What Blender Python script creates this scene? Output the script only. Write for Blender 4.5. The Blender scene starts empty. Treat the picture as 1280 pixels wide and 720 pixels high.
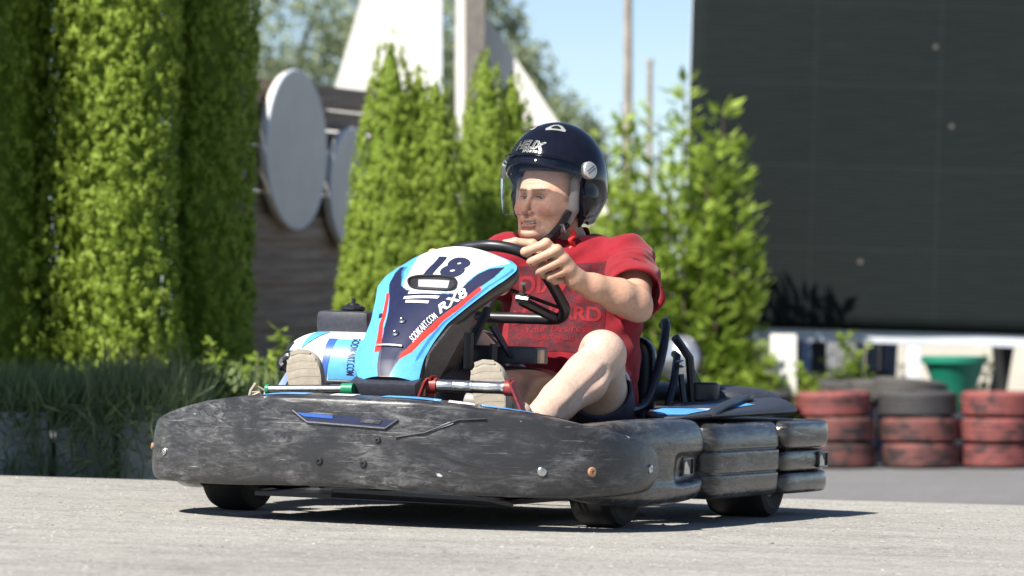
import bpy, bmesh, math, random
import numpy as np
from mathutils import Vector, Matrix
from mathutils.bvhtree import BVHTree
random.seed(7)
RNG = np.random.default_rng(11)
C = bpy.context.scene.collection
SC = bpy.context.scene

# ------------------------------------------------------------------ camera, sky, sun, exposure
cam = bpy.data.cameras.new("camera")
cam.sensor_width = 36.0
cam.lens = 157.5
cam.clip_end = 3000
cam.dof.use_dof = True
cam.dof.focus_distance = 12.55
cam.dof.aperture_fstop = 4.9
cam_o = bpy.data.objects.new("camera", cam)
cam_o.location = (0, 0, 0.6)
cam_o.rotation_euler = (math.radians(90.307), 0, 0)
C.objects.link(cam_o)
SC.camera = cam_o

SUN_DIR = Vector((0.60, 0.66, -0.98)).normalized()      # the way the light travels
elev = math.asin(-SUN_DIR.z)
world = bpy.data.worlds.new("World")
SC.world = world
world.use_nodes = True
wn = world.node_tree
sky = wn.nodes.new("ShaderNodeTexSky")
sky.sky_type = 'NISHITA'
sky.sun_disc = False
sky.sun_elevation = elev
sky.sun_rotation = math.atan2(-SUN_DIR.x, -SUN_DIR.y)
sky.air_density = 0.6
sky.dust_density = 0.1
sky.ozone_density = 0.3
wn.links.new(sky.outputs[0], wn.nodes["Background"].inputs[0])
wn.nodes["Background"].inputs[1].default_value = 0.070
sun = bpy.data.lights.new("sun", 'SUN')
sun.energy = 4.9
sun.angle = math.radians(0.5)
sun.color = (1.0, 0.95, 0.87)
sun_o = bpy.data.objects.new("sun", sun)
sun_o.rotation_euler = SUN_DIR.to_track_quat('-Z', 'Y').to_euler()
C.objects.link(sun_o)
SC.view_settings.view_transform = 'Standard'
SC.view_settings.look = 'None'
SC.view_settings.exposure = 0.93
SC.view_settings.gamma = 1.0

# ------------------------------------------------------------------ materials
def new_mat(name):
    m = bpy.data.materials.new(name)
    m.use_nodes = True
    nt = m.node_tree
    return m, nt, nt.nodes["Principled BSDF"]

def N(nt, t, **kw):
    n = nt.nodes.new(t)
    for k, v in kw.items():
        if k in n.inputs.keys() if hasattr(n, 'inputs') else False:
            n.inputs[k].default_value = v
        else:
            setattr(n, k, v)
    return n

def ramp(nt, stops):
    r = nt.nodes.new("ShaderNodeValToRGB")
    e = r.color_ramp.elements
    while len(e) < len(stops):
        e.new(0.5)
    for i, (p, c) in enumerate(stops):
        e[i].position = p
        e[i].color = (c[0], c[1], c[2], 1) if not isinstance(c, (int, float)) else (c, c, c, 1)
    return r

def coords(nt, scale=(1, 1, 1), kind='Object', rot=(0, 0, 0)):
    t = nt.nodes.new("ShaderNodeTexCoord")
    mp = nt.nodes.new("ShaderNodeMapping")
    mp.inputs['Scale'].default_value = scale
    mp.inputs['Rotation'].default_value = rot
    nt.links.new(t.outputs[kind], mp.inputs[0])
    return mp.outputs[0]

def noise(nt, vec, scale, detail=4, rough=0.55, dist=0.0):
    n = nt.nodes.new("ShaderNodeTexNoise")
    n.inputs['Scale'].default_value = scale
    n.inputs['Detail'].default_value = detail
    n.inputs['Roughness'].default_value = rough
    n.inputs['Distortion'].default_value = dist
    nt.links.new(vec, n.inputs['Vector'])
    return n.outputs['Fac']

def mixc(nt, fac, a, b, mode='MIX'):
    m = nt.nodes.new("ShaderNodeMix")
    m.data_type = 'RGBA'
    m.blend_type = mode
    for sock, v in ((m.inputs[0], fac), (m.inputs[6], a), (m.inputs[7], b)):
        if hasattr(v, 'links'):
            nt.links.new(v, sock)
        elif isinstance(v, (int, float)):
            sock.default_value = v
        else:
            sock.default_value = (v[0], v[1], v[2], 1)
    return m.outputs[2]

def bump(nt, b, height, strength=0.3, dist=0.01):
    n = nt.nodes.new("ShaderNodeBump")
    n.inputs['Strength'].default_value = strength
    n.inputs['Distance'].default_value = dist
    nt.links.new(height, n.inputs['Height'])
    nt.links.new(n.outputs[0], b.inputs['Normal'])

def simple(name, col, rough=0.5, metal=0.0, var=0.12, scale=30, bmp=0.0, spec=0.5, coat=0.0, kind='Object'):
    m, nt, b = new_mat(name)
    v = coords(nt, kind=kind)
    f = noise(nt, v, scale, 5)
    r = ramp(nt, [(0.25, tuple(c * (1 - var) for c in col)), (0.75, tuple(min(1, c * (1 + var)) for c in col))])
    nt.links.new(f, r.inputs[0])
    nt.links.new(r.outputs[0], b.inputs['Base Color'])
    b.inputs['Roughness'].default_value = rough
    b.inputs['Metallic'].default_value = metal
    b.inputs['Specular IOR Level'].default_value = spec
    b.inputs['Coat Weight'].default_value = coat
    if bmp:
        bump(nt, b, f, bmp, 0.004)
    return m

def attr_mat(name, rough=0.35, coat=0.0, dirt=0.15, spec=0.5, sss=0.0, bmp=0.0, bscale=200, scale=60):
    m, nt, b = new_mat(name)
    a = nt.nodes.new("ShaderNodeAttribute")
    a.attribute_name = "paint"
    v = coords(nt)
    f = noise(nt, v, scale, 6, 0.7)
    r = ramp(nt, [(0.3, 1 - dirt), (0.62, 1.0)])
    nt.links.new(f, r.inputs[0])
    c = mixc(nt, 1.0, a.outputs['Color'], r.outputs[0], 'MULTIPLY')
    nt.links.new(c, b.inputs['Base Color'])
    b.inputs['Roughness'].default_value = rough
    b.inputs['Coat Weight'].default_value = coat
    b.inputs['Specular IOR Level'].default_value = spec
    if sss:
        b.inputs['Subsurface Weight'].default_value = sss
        b.inputs['Subsurface Radius'].default_value = (0.012, 0.004, 0.002)
        b.inputs['Subsurface Scale'].default_value = 0.6
    if bmp:
        bump(nt, b, noise(nt, v, bscale, 5, 0.7), bmp, 0.003)
    return m

def scuffed_plastic(name, dark=0.018, light=0.20, amount=0.5, rough=0.42, dust=0.0):
    """dark moulded plastic: cloudy wear patches, long thin scratches, nicks and dried dust"""
    m, nt, b = new_mat(name)
    def mth(op, a, c, d=None):
        n = nt.nodes.new("ShaderNodeMath"); n.operation = op; n.use_clamp = (op != 'POWER')
        for i, v in enumerate((a, c) if d is None else (a, c, d)):
            if hasattr(v, 'links'): nt.links.new(v, n.inputs[i])
            else: n.inputs[i].default_value = v
        return n.outputs[0]
    def rr(v, lo, hi):
        n = nt.nodes.new("ShaderNodeMapRange"); n.inputs['From Min'].default_value = lo; n.inputs['From Max'].default_value = hi
        nt.links.new(v, n.inputs[0]); return n.outputs[0]
    patch = rr(noise(nt, coords(nt, (1, 1, 2.0)), 3.6, 6, 0.66, 0.9), 0.47 - .10 * amount, 0.74)
    streak = rr(noise(nt, coords(nt, (5, 5, 20), rot=(0.08, 0.03, 0)), 2.0, 8, 0.74, 1.4), 0.44, 0.70)
    speck = rr(noise(nt, coords(nt, (1, 1, 1.6)), 70, 5, 0.7), 0.50, 0.75)
    scr1 = rr(noise(nt, coords(nt, (2.2, 2.2, 85), rot=(0.14, -0.10, 0.0)), 2.1, 5, 0.6, 1.3), 0.645, 0.70)
    scr2 = rr(noise(nt, coords(nt, (3.0, 3.0, 60), rot=(-0.55, 0.35, 0.3)), 2.6, 4, 0.6, 0.8), 0.665, 0.71)
    nick = rr(noise(nt, coords(nt, (12, 12, 22)), 2.0, 3, 0.5, 0.3), 0.735, 0.775)
    w = mth('MULTIPLY', patch, mth('MULTIPLY_ADD', streak, 0.75, mth('MULTIPLY', speck, 0.35)))
    r1 = ramp(nt, [(0.0, (dark, dark, dark * 1.12)), (0.45, (light * .45, light * .45, light * .46)), (1.0, (light, light, light))])
    nt.links.new(w, r1.inputs[0])
    s_ = mth('MULTIPLY', mth('ADD', mth('MULTIPLY', scr1, 0.6), mth('MULTIPLY', scr2, 0.45)), mth('MULTIPLY_ADD', patch, 0.8, 0.25))
    c = mixc(nt, s_, r1.outputs[0], (light * 1.7, light * 1.7, light * 1.66))
    c = mixc(nt, mth('MULTIPLY', nick, 0.7), c, (light * 2.0, light * 2.0, light * 1.95))
    if dust:
        d = rr(noise(nt, coords(nt, (1, 1, 1)), 2.3, 6, 0.7), 0.42, 0.75)
        c = mixc(nt, mth('MULTIPLY', d, dust), c, (0.20, 0.185, 0.15))
    nt.links.new(c, b.inputs['Base Color'])
    ro = mth('MULTIPLY_ADD', w, 0.28, rough - 0.08)
    nt.links.new(ro, b.inputs['Roughness'])
    b.inputs['Specular IOR Level'].default_value = 0.45
    h = mth('MULTIPLY_ADD', scr1, 0.6, mth('MULTIPLY_ADD', streak, 0.35, scr2))
    b1 = nt.nodes.new('ShaderNodeBump'); b1.inputs['Strength'].default_value = 0.35; b1.inputs['Distance'].default_value = 0.010
    nt.links.new(noise(nt, coords(nt, (4, 4, 12)), 1.4, 2, 0.45, 0.7), b1.inputs['Height'])
    b2 = nt.nodes.new('ShaderNodeBump'); b2.inputs['Strength'].default_value = 0.22; b2.inputs['Distance'].default_value = 0.003
    nt.links.new(h, b2.inputs['Height']); nt.links.new(b1.outputs[0], b2.inputs['Normal']); nt.links.new(b2.outputs[0], b.inputs['Normal'])
    return m

M = {}
M['bumper'] = scuffed_plastic('scuffed_black_plastic', 0.022, 0.36, 0.75, 0.42, 0.06)
M['pod'] = scuffed_plastic('glossier_black_plastic', 0.015, 0.34, 0.72, 0.27, 0.22)
M['black'] = simple('black_plastic', (0.016, 0.016, 0.02), 0.38, var=0.4)
M['blackcover'] = simple('dark_grey_plastic', (0.035, 0.037, 0.05), 0.45, var=0.3, scale=80, bmp=0.1)
M['navyblack'] = simple('seat_plastic', (0.014, 0.016, 0.026), 0.28, var=0.2)
M['rubber'] = simple('tyre_rubber', (0.010, 0.010, 0.011), 0.75, var=0.3, bmp=0.2)
M['steel'] = simple('bare_steel', (0.55, 0.55, 0.53), 0.28, 1.0, var=0.25, scale=90)
M['darksteel'] = simple('dark_steel', (0.045, 0.045, 0.05), 0.45, 0.6, var=0.3)
M['redpaint'] = simple('red_brackets', (0.22, 0.025, 0.02), 0.45, 0.0, var=0.35, scale=120)
M['greencap'] = simple('green_cap', (0.01, 0.22, 0.10), 0.4)
M['beige'] = simple('beige_plastic', (0.42, 0.36, 0.27), 0.6)
M['brown'] = simple('brown_plastic', (0.045, 0.026, 0.02), 0.4, var=0.3, scale=25)
M['rust'] = simple('rusty_bolt', (0.35, 0.2, 0.12), 0.7, 0.2, var=0.4, scale=300)
M['plate'] = simple('grey_grille_plate', (0.34, 0.34, 0.33), 0.5, var=.15)
M['bluestick'] = simple('blue_sticker', (0.10, 0.36, 0.72), 0.35, var=0.15)
M['whitestick'] = simple('white_sticker', (0.72, 0.72, 0.72), 0.4, var=0.12, scale=60)
M['bluedark'] = simple('deep_blue_sticker', (0.03, 0.10, 0.36), 0.35)
M['navystick'] = simple('navy_print', (0.016, 0.020, 0.055), 0.35, var=0.2)
M['redstick'] = simple('red_print', (0.50, 0.03, 0.03), 0.4)
M['fairing'] = attr_mat('printed_fairing', 0.28, 0.25, 0.22, scale=40)
M['undershell'] = scuffed_plastic('dirty_shell_plastic', 0.03, 0.20, 0.3, 0.4, 0.3)
M['skin'] = attr_mat('skin', 0.48, 0.0, 0.16, 0.42, 0.10, 0.45, 130, 90)
M['eye'] = attr_mat('eye', 0.15, 0.3, 0.0)
M['helmet'] = simple('black_gloss_helmet', (0.007, 0.008, 0.016), 0.10, var=0.2, coat=0.0, spec=0.32)
M['liner'] = simple('grey_mesh_liner', (0.33, 0.325, 0.31), 0.85, var=0.55, scale=700, bmp=0.3)
M['strap'] = simple('black_strap', (0.012, 0.012, 0.013), 0.45, var=0.4)
M['redstrap'] = simple('red_strap', (0.62, 0.02, 0.02), 0.55, var=0.2)
M['silverprint'] = simple('silver_print', (0.55, 0.55, 0.53), 0.35, 0.5, var=0.15)
M['sole'] = simple('beige_rubber_sole', (0.40, 0.355, 0.285), 0.8, var=0.16, scale=50, bmp=0.15)
M['shoe'] = simple('cream_shoe_fabric', (0.45, 0.39, 0.29), 0.9, var=0.2, scale=90, bmp=0.3)
M['shortsnavy'] = attr_mat('patterned_shorts', 0.85, 0, 0.25, 0.2, bmp=0.3, bscale=300)

def cloth(name, col):
    m, nt, b = new_mat(name)
    v = coords(nt)
    f = noise(nt, v, 25, 6, 0.65)
    r = ramp(nt, [(0.3, tuple(c * 0.82 for c in col)), (0.7, tuple(c * 1.12 for c in col))])
    nt.links.new(f, r.inputs[0])
    nt.links.new(r.outputs[0], b.inputs['Base Color'])
    b.inputs['Roughness'].default_value = 0.9
    b.inputs['Specular IOR Level'].default_value = 0.15
    b.inputs['Sheen Weight'].default_value = 0.12
    bump(nt, b, noise(nt, v, 350, 2), 0.25, 0.002)
    return m
M['shirt'] = cloth('red_cotton', (0.25, 0.014, 0.023))
def shirt_print():
    m, nt, b = new_mat('faded_dark_shirt_print')
    v = coords(nt)
    f = noise(nt, v, 45, 8, 0.75, 0.7)
    r = ramp(nt, [(0.44, (0.060, 0.020, 0.026)), (0.60, (0.17, 0.013, 0.021))])
    nt.links.new(f, r.inputs[0]); nt.links.new(r.outputs[0], b.inputs['Base Color'])
    b.inputs['Roughness'].default_value = 0.85; b.inputs['Specular IOR Level'].default_value = 0.15
    return m
M['print'] = shirt_print()
M['printred'] = cloth('red_lettering', (0.235, 0.020, 0.027))

def visor_mat():
    m, nt, b = new_mat('clear_visor')
    out = nt.nodes['Material Output']
    tr = nt.nodes.new("ShaderNodeBsdfTransparent"); tr.inputs[0].default_value = (0.98, 0.98, 0.99, 1)
    gl = nt.nodes.new("ShaderNodeBsdfGlossy"); gl.inputs['Roughness'].default_value = 0.03
    fr = nt.nodes.new("ShaderNodeFresnel"); fr.inputs[0].default_value = 1.5
    ma = nt.nodes.new("ShaderNodeMath"); ma.operation = 'MULTIPLY_ADD'
    ma.inputs[1].default_value = 0.8; ma.inputs[2].default_value = 0.012
    nt.links.new(fr.outputs[0], ma.inputs[0])
    mx = nt.nodes.new("ShaderNodeMixShader")
    nt.links.new(ma.outputs[0], mx.inputs[0]); nt.links.new(tr.outputs[0], mx.inputs[1]); nt.links.new(gl.outputs[0], mx.inputs[2])
    nt.links.new(mx.outputs[0], out.inputs[0])
    return m
M['visor'] = visor_mat()

def leaf_mat(name, c1, c2, rough=0.5, trans=0.3):
    m, nt, b = new_mat(name)
    out = nt.nodes['Material Output']
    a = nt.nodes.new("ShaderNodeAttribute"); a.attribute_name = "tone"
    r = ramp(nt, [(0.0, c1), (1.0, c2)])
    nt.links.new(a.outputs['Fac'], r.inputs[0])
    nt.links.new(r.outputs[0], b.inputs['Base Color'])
    b.inputs['Roughness'].default_value = rough
    b.inputs['Specular IOR Level'].default_value = 0.35
    t = nt.nodes.new("ShaderNodeBsdfTranslucent")
    nt.links.new(r.outputs[0], t.inputs[0])
    mx = nt.nodes.new("ShaderNodeMixShader"); mx.inputs[0].default_value = trans
    nt.links.new(b.outputs[0], mx.inputs[1]); nt.links.new(t.outputs[0], mx.inputs[2])
    nt.links.new(mx.outputs[0], out.inputs[0])
    return m
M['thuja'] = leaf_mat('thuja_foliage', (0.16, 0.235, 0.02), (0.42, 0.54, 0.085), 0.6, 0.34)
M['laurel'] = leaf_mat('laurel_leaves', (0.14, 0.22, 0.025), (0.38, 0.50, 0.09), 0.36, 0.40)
M['fartree'] = leaf_mat('grey_green_leaves', (0.17, 0.22, 0.11), (0.38, 0.42, 0.24), 0.6, 0.3)
M['weed'] = leaf_mat('weed_leaves', (0.13, 0.19, 0.085), (0.34, 0.40, 0.18), 0.6, 0.35)
M['straw'] = leaf_mat('dry_grass', (0.25, 0.20, 0.10), (0.40, 0.33, 0.18), 0.7, 0.3)
M['bark'] = simple('bark', (0.10, 0.075, 0.05), 0.9, var=0.4, bmp=0.5)

def asphalt(name, c1, c2, agg=True):
    m, nt, b = new_mat(name)
    v = coords(nt)
    big = noise(nt, v, 0.8, 5, 0.6)
    mid = noise(nt, v, 9.0, 5, 0.65)
    fine = noise(nt, v, 62.0, 6, 0.82)
    vo = nt.nodes.new("ShaderNodeTexVoronoi"); vo.inputs['Scale'].default_value = 140
    nt.links.new(v, vo.inputs['Vector'])
    r = ramp(nt, [(0.30, tuple(c * 0.55 for c in c1)), (0.47, c1), (0.62, c2)])
    nt.links.new(fine, r.inputs[0])
    r2 = ramp(nt, [(0.30, 0.84), (0.52, 1.0), (0.72, 1.08)])
    nt.links.new(mid, r2.inputs[0])
    c = mixc(nt, 1.0, r.outputs[0], r2.outputs[0], 'MULTIPLY')
    r3 = ramp(nt, [(0.35, 0.92), (0.65, 1.08)])
    nt.links.new(big, r3.inputs[0])
    c = mixc(nt, 1.0, c, r3.outputs[0], 'MULTIPLY')
    r4 = ramp(nt, [(0.0, 1.18), (0.55, 0.88)])
    nt.links.new(vo.outputs['Distance'], r4.inputs[0])
    c = mixc(nt, 0.8, c, r4.outputs[0], 'MULTIPLY')
    band = noise(nt, coords(nt, (.35, 2.6, 1), rot=(0, 0, .12)), 1.6, 4, 0.6, .4)
    rb = ramp(nt, [(0.36, .88), (0.52, 1.0), (0.70, 1.04)]); nt.links.new(band, rb.inputs[0])
    c = mixc(nt, 1.0, c, rb.outputs[0], 'MULTIPLY')
    cr = nt.nodes.new("ShaderNodeTexVoronoi"); cr.feature = 'DISTANCE_TO_EDGE'; cr.inputs['Scale'].default_value = 0.9
    wv = nt.nodes.new("ShaderNodeVectorMath"); wv.operation = 'MULTIPLY_ADD'; wv.inputs[1].default_value = (.35, .35, .35)
    nz = nt.nodes.new("ShaderNodeTexNoise"); nz.inputs['Scale'].default_value = 2.5; nz.inputs['Detail'].default_value = 5; nt.links.new(v, nz.inputs['Vector'])
    nt.links.new(nz.outputs['Color'], wv.inputs[0]); nt.links.new(v, wv.inputs[2]); nt.links.new(wv.outputs[0], cr.inputs['Vector'])
    rc_ = ramp(nt, [(0.0, .45), (0.010, 1.0)]); nt.links.new(cr.outputs['Distance'], rc_.inputs[0])
    c = mixc(nt, 0.3, c, rc_.outputs[0], 'MULTIPLY')
    nt.links.new(c, b.inputs['Base Color'])
    b.inputs['Roughness'].default_value = 0.9
    b.inputs['Specular IOR Level'].default_value = 0.2
    bump(nt, b, fine, 0.7, 0.006)
    return m
M['track'] = asphalt('worn_pale_asphalt', (0.335, 0.322, 0.295), (0.48, 0.462, 0.425))
M['lane'] = asphalt('smooth_grey_asphalt', (0.18, 0.178, 0.182), (0.25, 0.247, 0.253))
M['soil'] = simple('dark_soil', (0.06, 0.05, 0.035), 0.95, var=0.4, scale=8, bmp=0.5)
M['concrete'] = simple('stained_concrete', (0.42, 0.42, 0.41), 0.9, var=0.35, scale=12, bmp=0.3)
M['board'] = simple('weathered_dark_board', (0.20, 0.165, 0.13), 0.8, var=0.5, scale=9, bmp=0.3)
def wood():
    m, nt, b = new_mat('weathered_fence_wood')
    f = noise(nt, coords(nt, (.30, 3, 9)), 5, 6, 0.7, .3); g = noise(nt, coords(nt, (.15, 1, 1)), 2.2, 4)
    r = ramp(nt, [(0.3, (.15, .115, .085)), (0.55, (.33, .265, .205)), (0.75, (.46, .39, .32))]); nt.links.new(f, r.inputs[0])
    r2 = ramp(nt, [(0.3, .7), (0.7, 1.2)]); nt.links.new(g, r2.inputs[0])
    nt.links.new(mixc(nt, 1.0, r.outputs[0], r2.outputs[0], 'MULTIPLY'), b.inputs['Base Color'])
    b.inputs['Roughness'].default_value = .85; bump(nt, b, f, .4, .004)
    return m
M['board'] = wood()
M['disc'] = simple('pale_grey_disc', (0.68, 0.655, 0.59), 0.55, var=0.08, scale=5)
M['whitepaint'] = simple('white_painted_wood', (0.70, 0.68, 0.63), 0.6, var=0.10, scale=3)
M['greypost'] = simple('grey_wood_post', (0.17, 0.155, 0.14), 0.85, var=0.3, scale=15)
M['polewood'] = simple('pole_wood', (0.30, 0.25, 0.20), 0.85, var=0.3, scale=10)
M['rail'] = simple('white_painted_steel', (0.66, 0.69, 0.74), 0.45, var=0.08, scale=5)
M['bluegrey'] = simple('blue_grey_panel', (0.20, 0.25, 0.38), 0.4, var=0.1)
M['darkbar'] = simple('dark_glazing_bar', (0.03, 0.035, 0.05), 0.5)
M['greentub'] = simple('green_plastic_tub', (0.012, 0.20, 0.125), 0.42, var=0.15, scale=10)
M['darkbox'] = simple('dark_crate', (0.03, 0.03, 0.045), 0.6, var=0.3)
M['render'] = simple('pale_rendered_wall', (0.58, 0.54, 0.46), 0.9, var=0.1, scale=3)
M['silver'] = simple('chrome_silver', (0.66, 0.68, 0.70), 0.30, 0.85, var=0.1)

def net_mat():
    m, nt, b = new_mat('dark_green_shade_net')
    v = coords(nt, (1, 1, 1))
    w = nt.nodes.new("ShaderNodeTexWave"); w.bands_direction = 'Z'; w.inputs['Scale'].default_value = 9.0
    w.inputs['Distortion'].default_value = 1.2; w.inputs['Detail'].default_value = 3
    nt.links.new(v, w.inputs['Vector'])
    f = noise(nt, coords(nt, (1, 1, 14)), 3, 6, 0.7)
    r = ramp(nt, [(0.2, (0.012, 0.0155, 0.016)), (0.8, (0.021, 0.026, 0.026))])
    nt.links.new(f, r.inputs[0])
    r2 = ramp(nt, [(0.0, 0.86), (1.0, 1.08)]); nt.links.new(w.outputs['Fac'], r2.inputs[0])
    c = mixc(nt, 1.0, r.outputs[0], r2.outputs[0], 'MULTIPLY')
    v2d = coords(nt, (1, 1, 1), rot=(math.radians(-90), 0, 0))
    vo = nt.nodes.new("ShaderNodeTexVoronoi"); vo.voronoi_dimensions = '2D'; vo.inputs['Scale'].default_value = 1.5
    nt.links.new(v2d, vo.inputs['Vector'])
    sp = ramp(nt, [(0.014, 1.0), (0.036, 0.0)]); nt.links.new(vo.outputs['Distance'], sp.inputs[0])
    sel = nt.nodes.new("ShaderNodeSeparateColor"); nt.links.new(vo.outputs['Color'], sel.inputs[0])
    gt = nt.nodes.new("ShaderNodeMath"); gt.operation = 'GREATER_THAN'; gt.inputs[1].default_value = 0.72
    nt.links.new(sel.outputs[0], gt.inputs[0])
    mu = nt.nodes.new("ShaderNodeMath"); mu.operation = 'MULTIPLY'
    nt.links.new(gt.outputs[0], mu.inputs[0]); nt.links.new(sp.outputs[0], mu.inputs[1])
    c = mixc(nt, mu.outputs[0], c, (0.13, 0.12, 0.105))
    bt = nt.nodes.new('ShaderNodeTexBrick'); bt.offset = 0.0
    bt.inputs['Scale'].default_value = 1.0; bt.inputs['Brick Width'].default_value = 0.95; bt.inputs['Row Height'].default_value = 0.62; bt.inputs['Mortar Size'].default_value = 0.012; bt.inputs['Mortar Smooth'].default_value = 0.6
    bt.inputs['Color1'].default_value = (1, 1, 1, 1); bt.inputs['Color2'].default_value = (.90, .92, .92, 1); bt.inputs['Mortar'].default_value = (1.3, 1.3, 1.3, 1)
    nt.links.new(v2d, bt.inputs['Vector'])
    c = mixc(nt, 0.8, c, bt.outputs['Color'], 'MULTIPLY')
    nt.links.new(c, b.inputs['Base Color'])
    b.inputs['Roughness'].default_value = 0.95
    b.inputs['Specular IOR Level'].default_value = 0.08
    bump(nt, b, w.outputs['Fac'], 0.15, 0.01)
    return m
M['net'] = net_mat()

def tyre_paint(name, paint, amount):
    m, nt, b = new_mat(name)
    v = coords(nt, (1, 1, 2))
    info = nt.nodes.new("ShaderNodeObjectInfo")
    add = nt.nodes.new("ShaderNodeVectorMath"); add.operation = 'ADD'
    nt.links.new(v, add.inputs[0]); nt.links.new(info.outputs['Location'], add.inputs[1])
    f = noise(nt, add.outputs[0], 5.5, 7, 0.7)
    r = ramp(nt, [(amount - 0.04, (0.03, 0.026, 0.026)), (amount + 0.10, paint)])
    nt.links.new(f, r.inputs[0])
    d = noise(nt, add.outputs[0], 30, 5)
    rd = ramp(nt, [(0.3, 0.75), (0.7, 1.1)]); nt.links.new(d, rd.inputs[0])
    c = mixc(nt, 1.0, r.outputs[0], rd.outputs[0], 'MULTIPLY')
    nt.links.new(c, b.inputs['Base Color'])
    b.inputs['Roughness'].default_value = 0.7
    return m
M['tyrered'] = tyre_paint('worn_red_paint_on_rubber', (0.26, 0.072, 0.066), 0.42)
M['tyrefade'] = tyre_paint('faded_red_paint_on_rubber', (0.20, 0.070, 0.062), 0.48)
M['tyredust'] = tyre_paint('dusty_tyre_rubber', (0.085, 0.08, 0.075), 0.34)
M['tyreblack'] = tyre_paint('bare_tyre_rubber', (0.055, 0.052, 0.055), 0.30)

# ------------------------------------------------------------------ object helpers
def link(o, parent=None):
    C.objects.link(o)
    if parent is not None:
        o.parent = parent
    return o

def thing(name, label, cat, loc=(0, 0, 0), rot=(0, 0, 0), group=None):
    o = bpy.data.objects.new(name, None)
    o.empty_display_size = 0.1
    o.location = loc; o.rotation_euler = rot
    o['label'] = label; o['category'] = cat
    if group: o['group'] = group
    return link(o)

def tag(o, label, cat, group=None):
    o['label'] = label; o['category'] = cat
    if group: o['group'] = group
    return o

def mesh_obj(name, verts, faces, mat, parent=None, smooth=True, off=(0, 0, 0), sharp=None):
    me = bpy.data.meshes.new(name)
    v = np.asarray(verts, dtype=float) - np.asarray(off, dtype=float)
    me.from_pydata(v.tolist(), [], faces if isinstance(faces, list) else faces.tolist())
    me.update()
    if smooth:
        me.shade_smooth() if hasattr(me, 'shade_smooth') else me.polygons.foreach_set('use_smooth', [True] * len(me.polygons))
        if sharp:
            me.set_sharp_from_angle(angle=math.radians(sharp))
    me.materials.append(mat)
    o = bpy.data.objects.new(name, me)
    return link(o, parent)

def paint(o, cols):
    """cols: (nverts,3) linear colours"""
    a = o.data.color_attributes.new("paint", 'FLOAT_COLOR', 'POINT')
    c = np.ones((len(cols), 4), dtype=np.float32); c[:, :3] = cols
    a.data.foreach_set('color', c.ravel())

class MB:
    """collects simple solids into one mesh"""
    def __init__(s): s.v = []; s.f = []
    def add(s, v, f):
        n = len(s.v); s.v += [tuple(p) for p in v]; s.f += [tuple(i + n for i in q) for q in f]; return s
    def box(s, c, size, rot=None, bev=0.0):
        bm = bmesh.new(); bmesh.ops.create_cube(bm, size=1.0)
        bmesh.ops.scale(bm, vec=size, verts=bm.verts)
        if bev:
            bmesh.ops.bevel(bm, geom=bm.edges[:], offset=bev, segments=2, affect='EDGES', profile=0.6)
        if rot is not None:
            bmesh.ops.rotate(bm, matrix=rot if isinstance(rot, Matrix) else Matrix.Rotation(rot, 3, 'Z'), verts=bm.verts)
        bmesh.ops.translate(bm, vec=c, verts=bm.verts)
        return s._bm(bm)
    def _bm(s, bm):
        bm.verts.index_update()
        v = [x.co[:] for x in bm.verts]; f = [[y.index for y in q.verts] for q in bm.faces]
        bm.free(); return s.add(v, f)
    def tube(s, pts, r, n=12, closed=False, caps=True):
        pts = [Vector(p) for p in pts]; rs = r if isinstance(r, (list, tuple)) else [r] * len(pts)
        m = len(pts); rings = []; prev = None
        for i, p in enumerate(pts):
            if closed: t = (pts[(i + 1) % m] - pts[i - 1]).normalized()
            else: t = (pts[min(i + 1, m - 1)] - pts[max(i - 1, 0)]).normalized()
            if prev is None:
                u = t.orthogonal().normalized()
            else:
                u = (prev - t * prev.dot(t)).normalized()
            prev = u; w = t.cross(u)
            rings.append([p + (u * math.cos(2 * math.pi * k / n) + w * math.sin(2 * math.pi * k / n)) * rs[i] for k in range(n)])
        v = [q for ring in rings for q in ring]; f = []
        for i in range(m if closed else m - 1):
            a = i * n; b = ((i + 1) % m) * n
            for k in range(n):
                f.append((a + k, a + (k + 1) % n, b + (k + 1) % n, b + k))
        if not closed and caps:
            f.append(tuple(range(n))[::-1]); f.append(tuple((m - 1) * n + k for k in range(n)))
        return s.add(v, f)
    def lathe(s, prof, c, axis, n=32, closed=False):
        """prof: list of (radius, along axis)"""
        ax = Vector(axis).normalized(); u = ax.orthogonal().normalized(); w = ax.cross(u); c = Vector(c)
        v = []; f = []; m = len(prof)
        for r, h in prof:
            for k in range(n):
                a = 2 * math.pi * k / n
                v.append(c + ax * h + (u * math.cos(a) + w * math.sin(a)) * r)
        for i in range(m if closed else m - 1):
            a = i * n; b = ((i + 1) % m) * n
            for k in range(n):
                f.append((a + k, a + (k + 1) % n, b + (k + 1) % n, b + k))
        if not closed:
            f.append(tuple(range(n))[::-1]); f.append(tuple((m - 1) * n + k for k in range(n)))
        return s.add(v, f)
    def prism(s, poly, d):
        """poly: 3D points in a plane, d: extrusion vector"""
        p = [Vector(q) for q in poly]; d = Vector(d); n = len(p)
        v = p + [q + d for q in p]
        f = [tuple(range(n))[::-1], tuple(range(n, 2 * n))] + [(i, (i + 1) % n, n + (i + 1) % n, n + i) for i in range(n)]
        return s.add(v, f)
    def build(s, name, mat, parent=None, smooth=True, off=(0, 0, 0), sharp=35):
        o = mesh_obj(name, s.v, s.f, mat, parent, smooth, off, sharp)
        bm = bmesh.new(); bm.from_mesh(o.data); bmesh.ops.recalc_face_normals(bm, faces=bm.faces); bm.to_mesh(o.data); bm.free()
        return o

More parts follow.
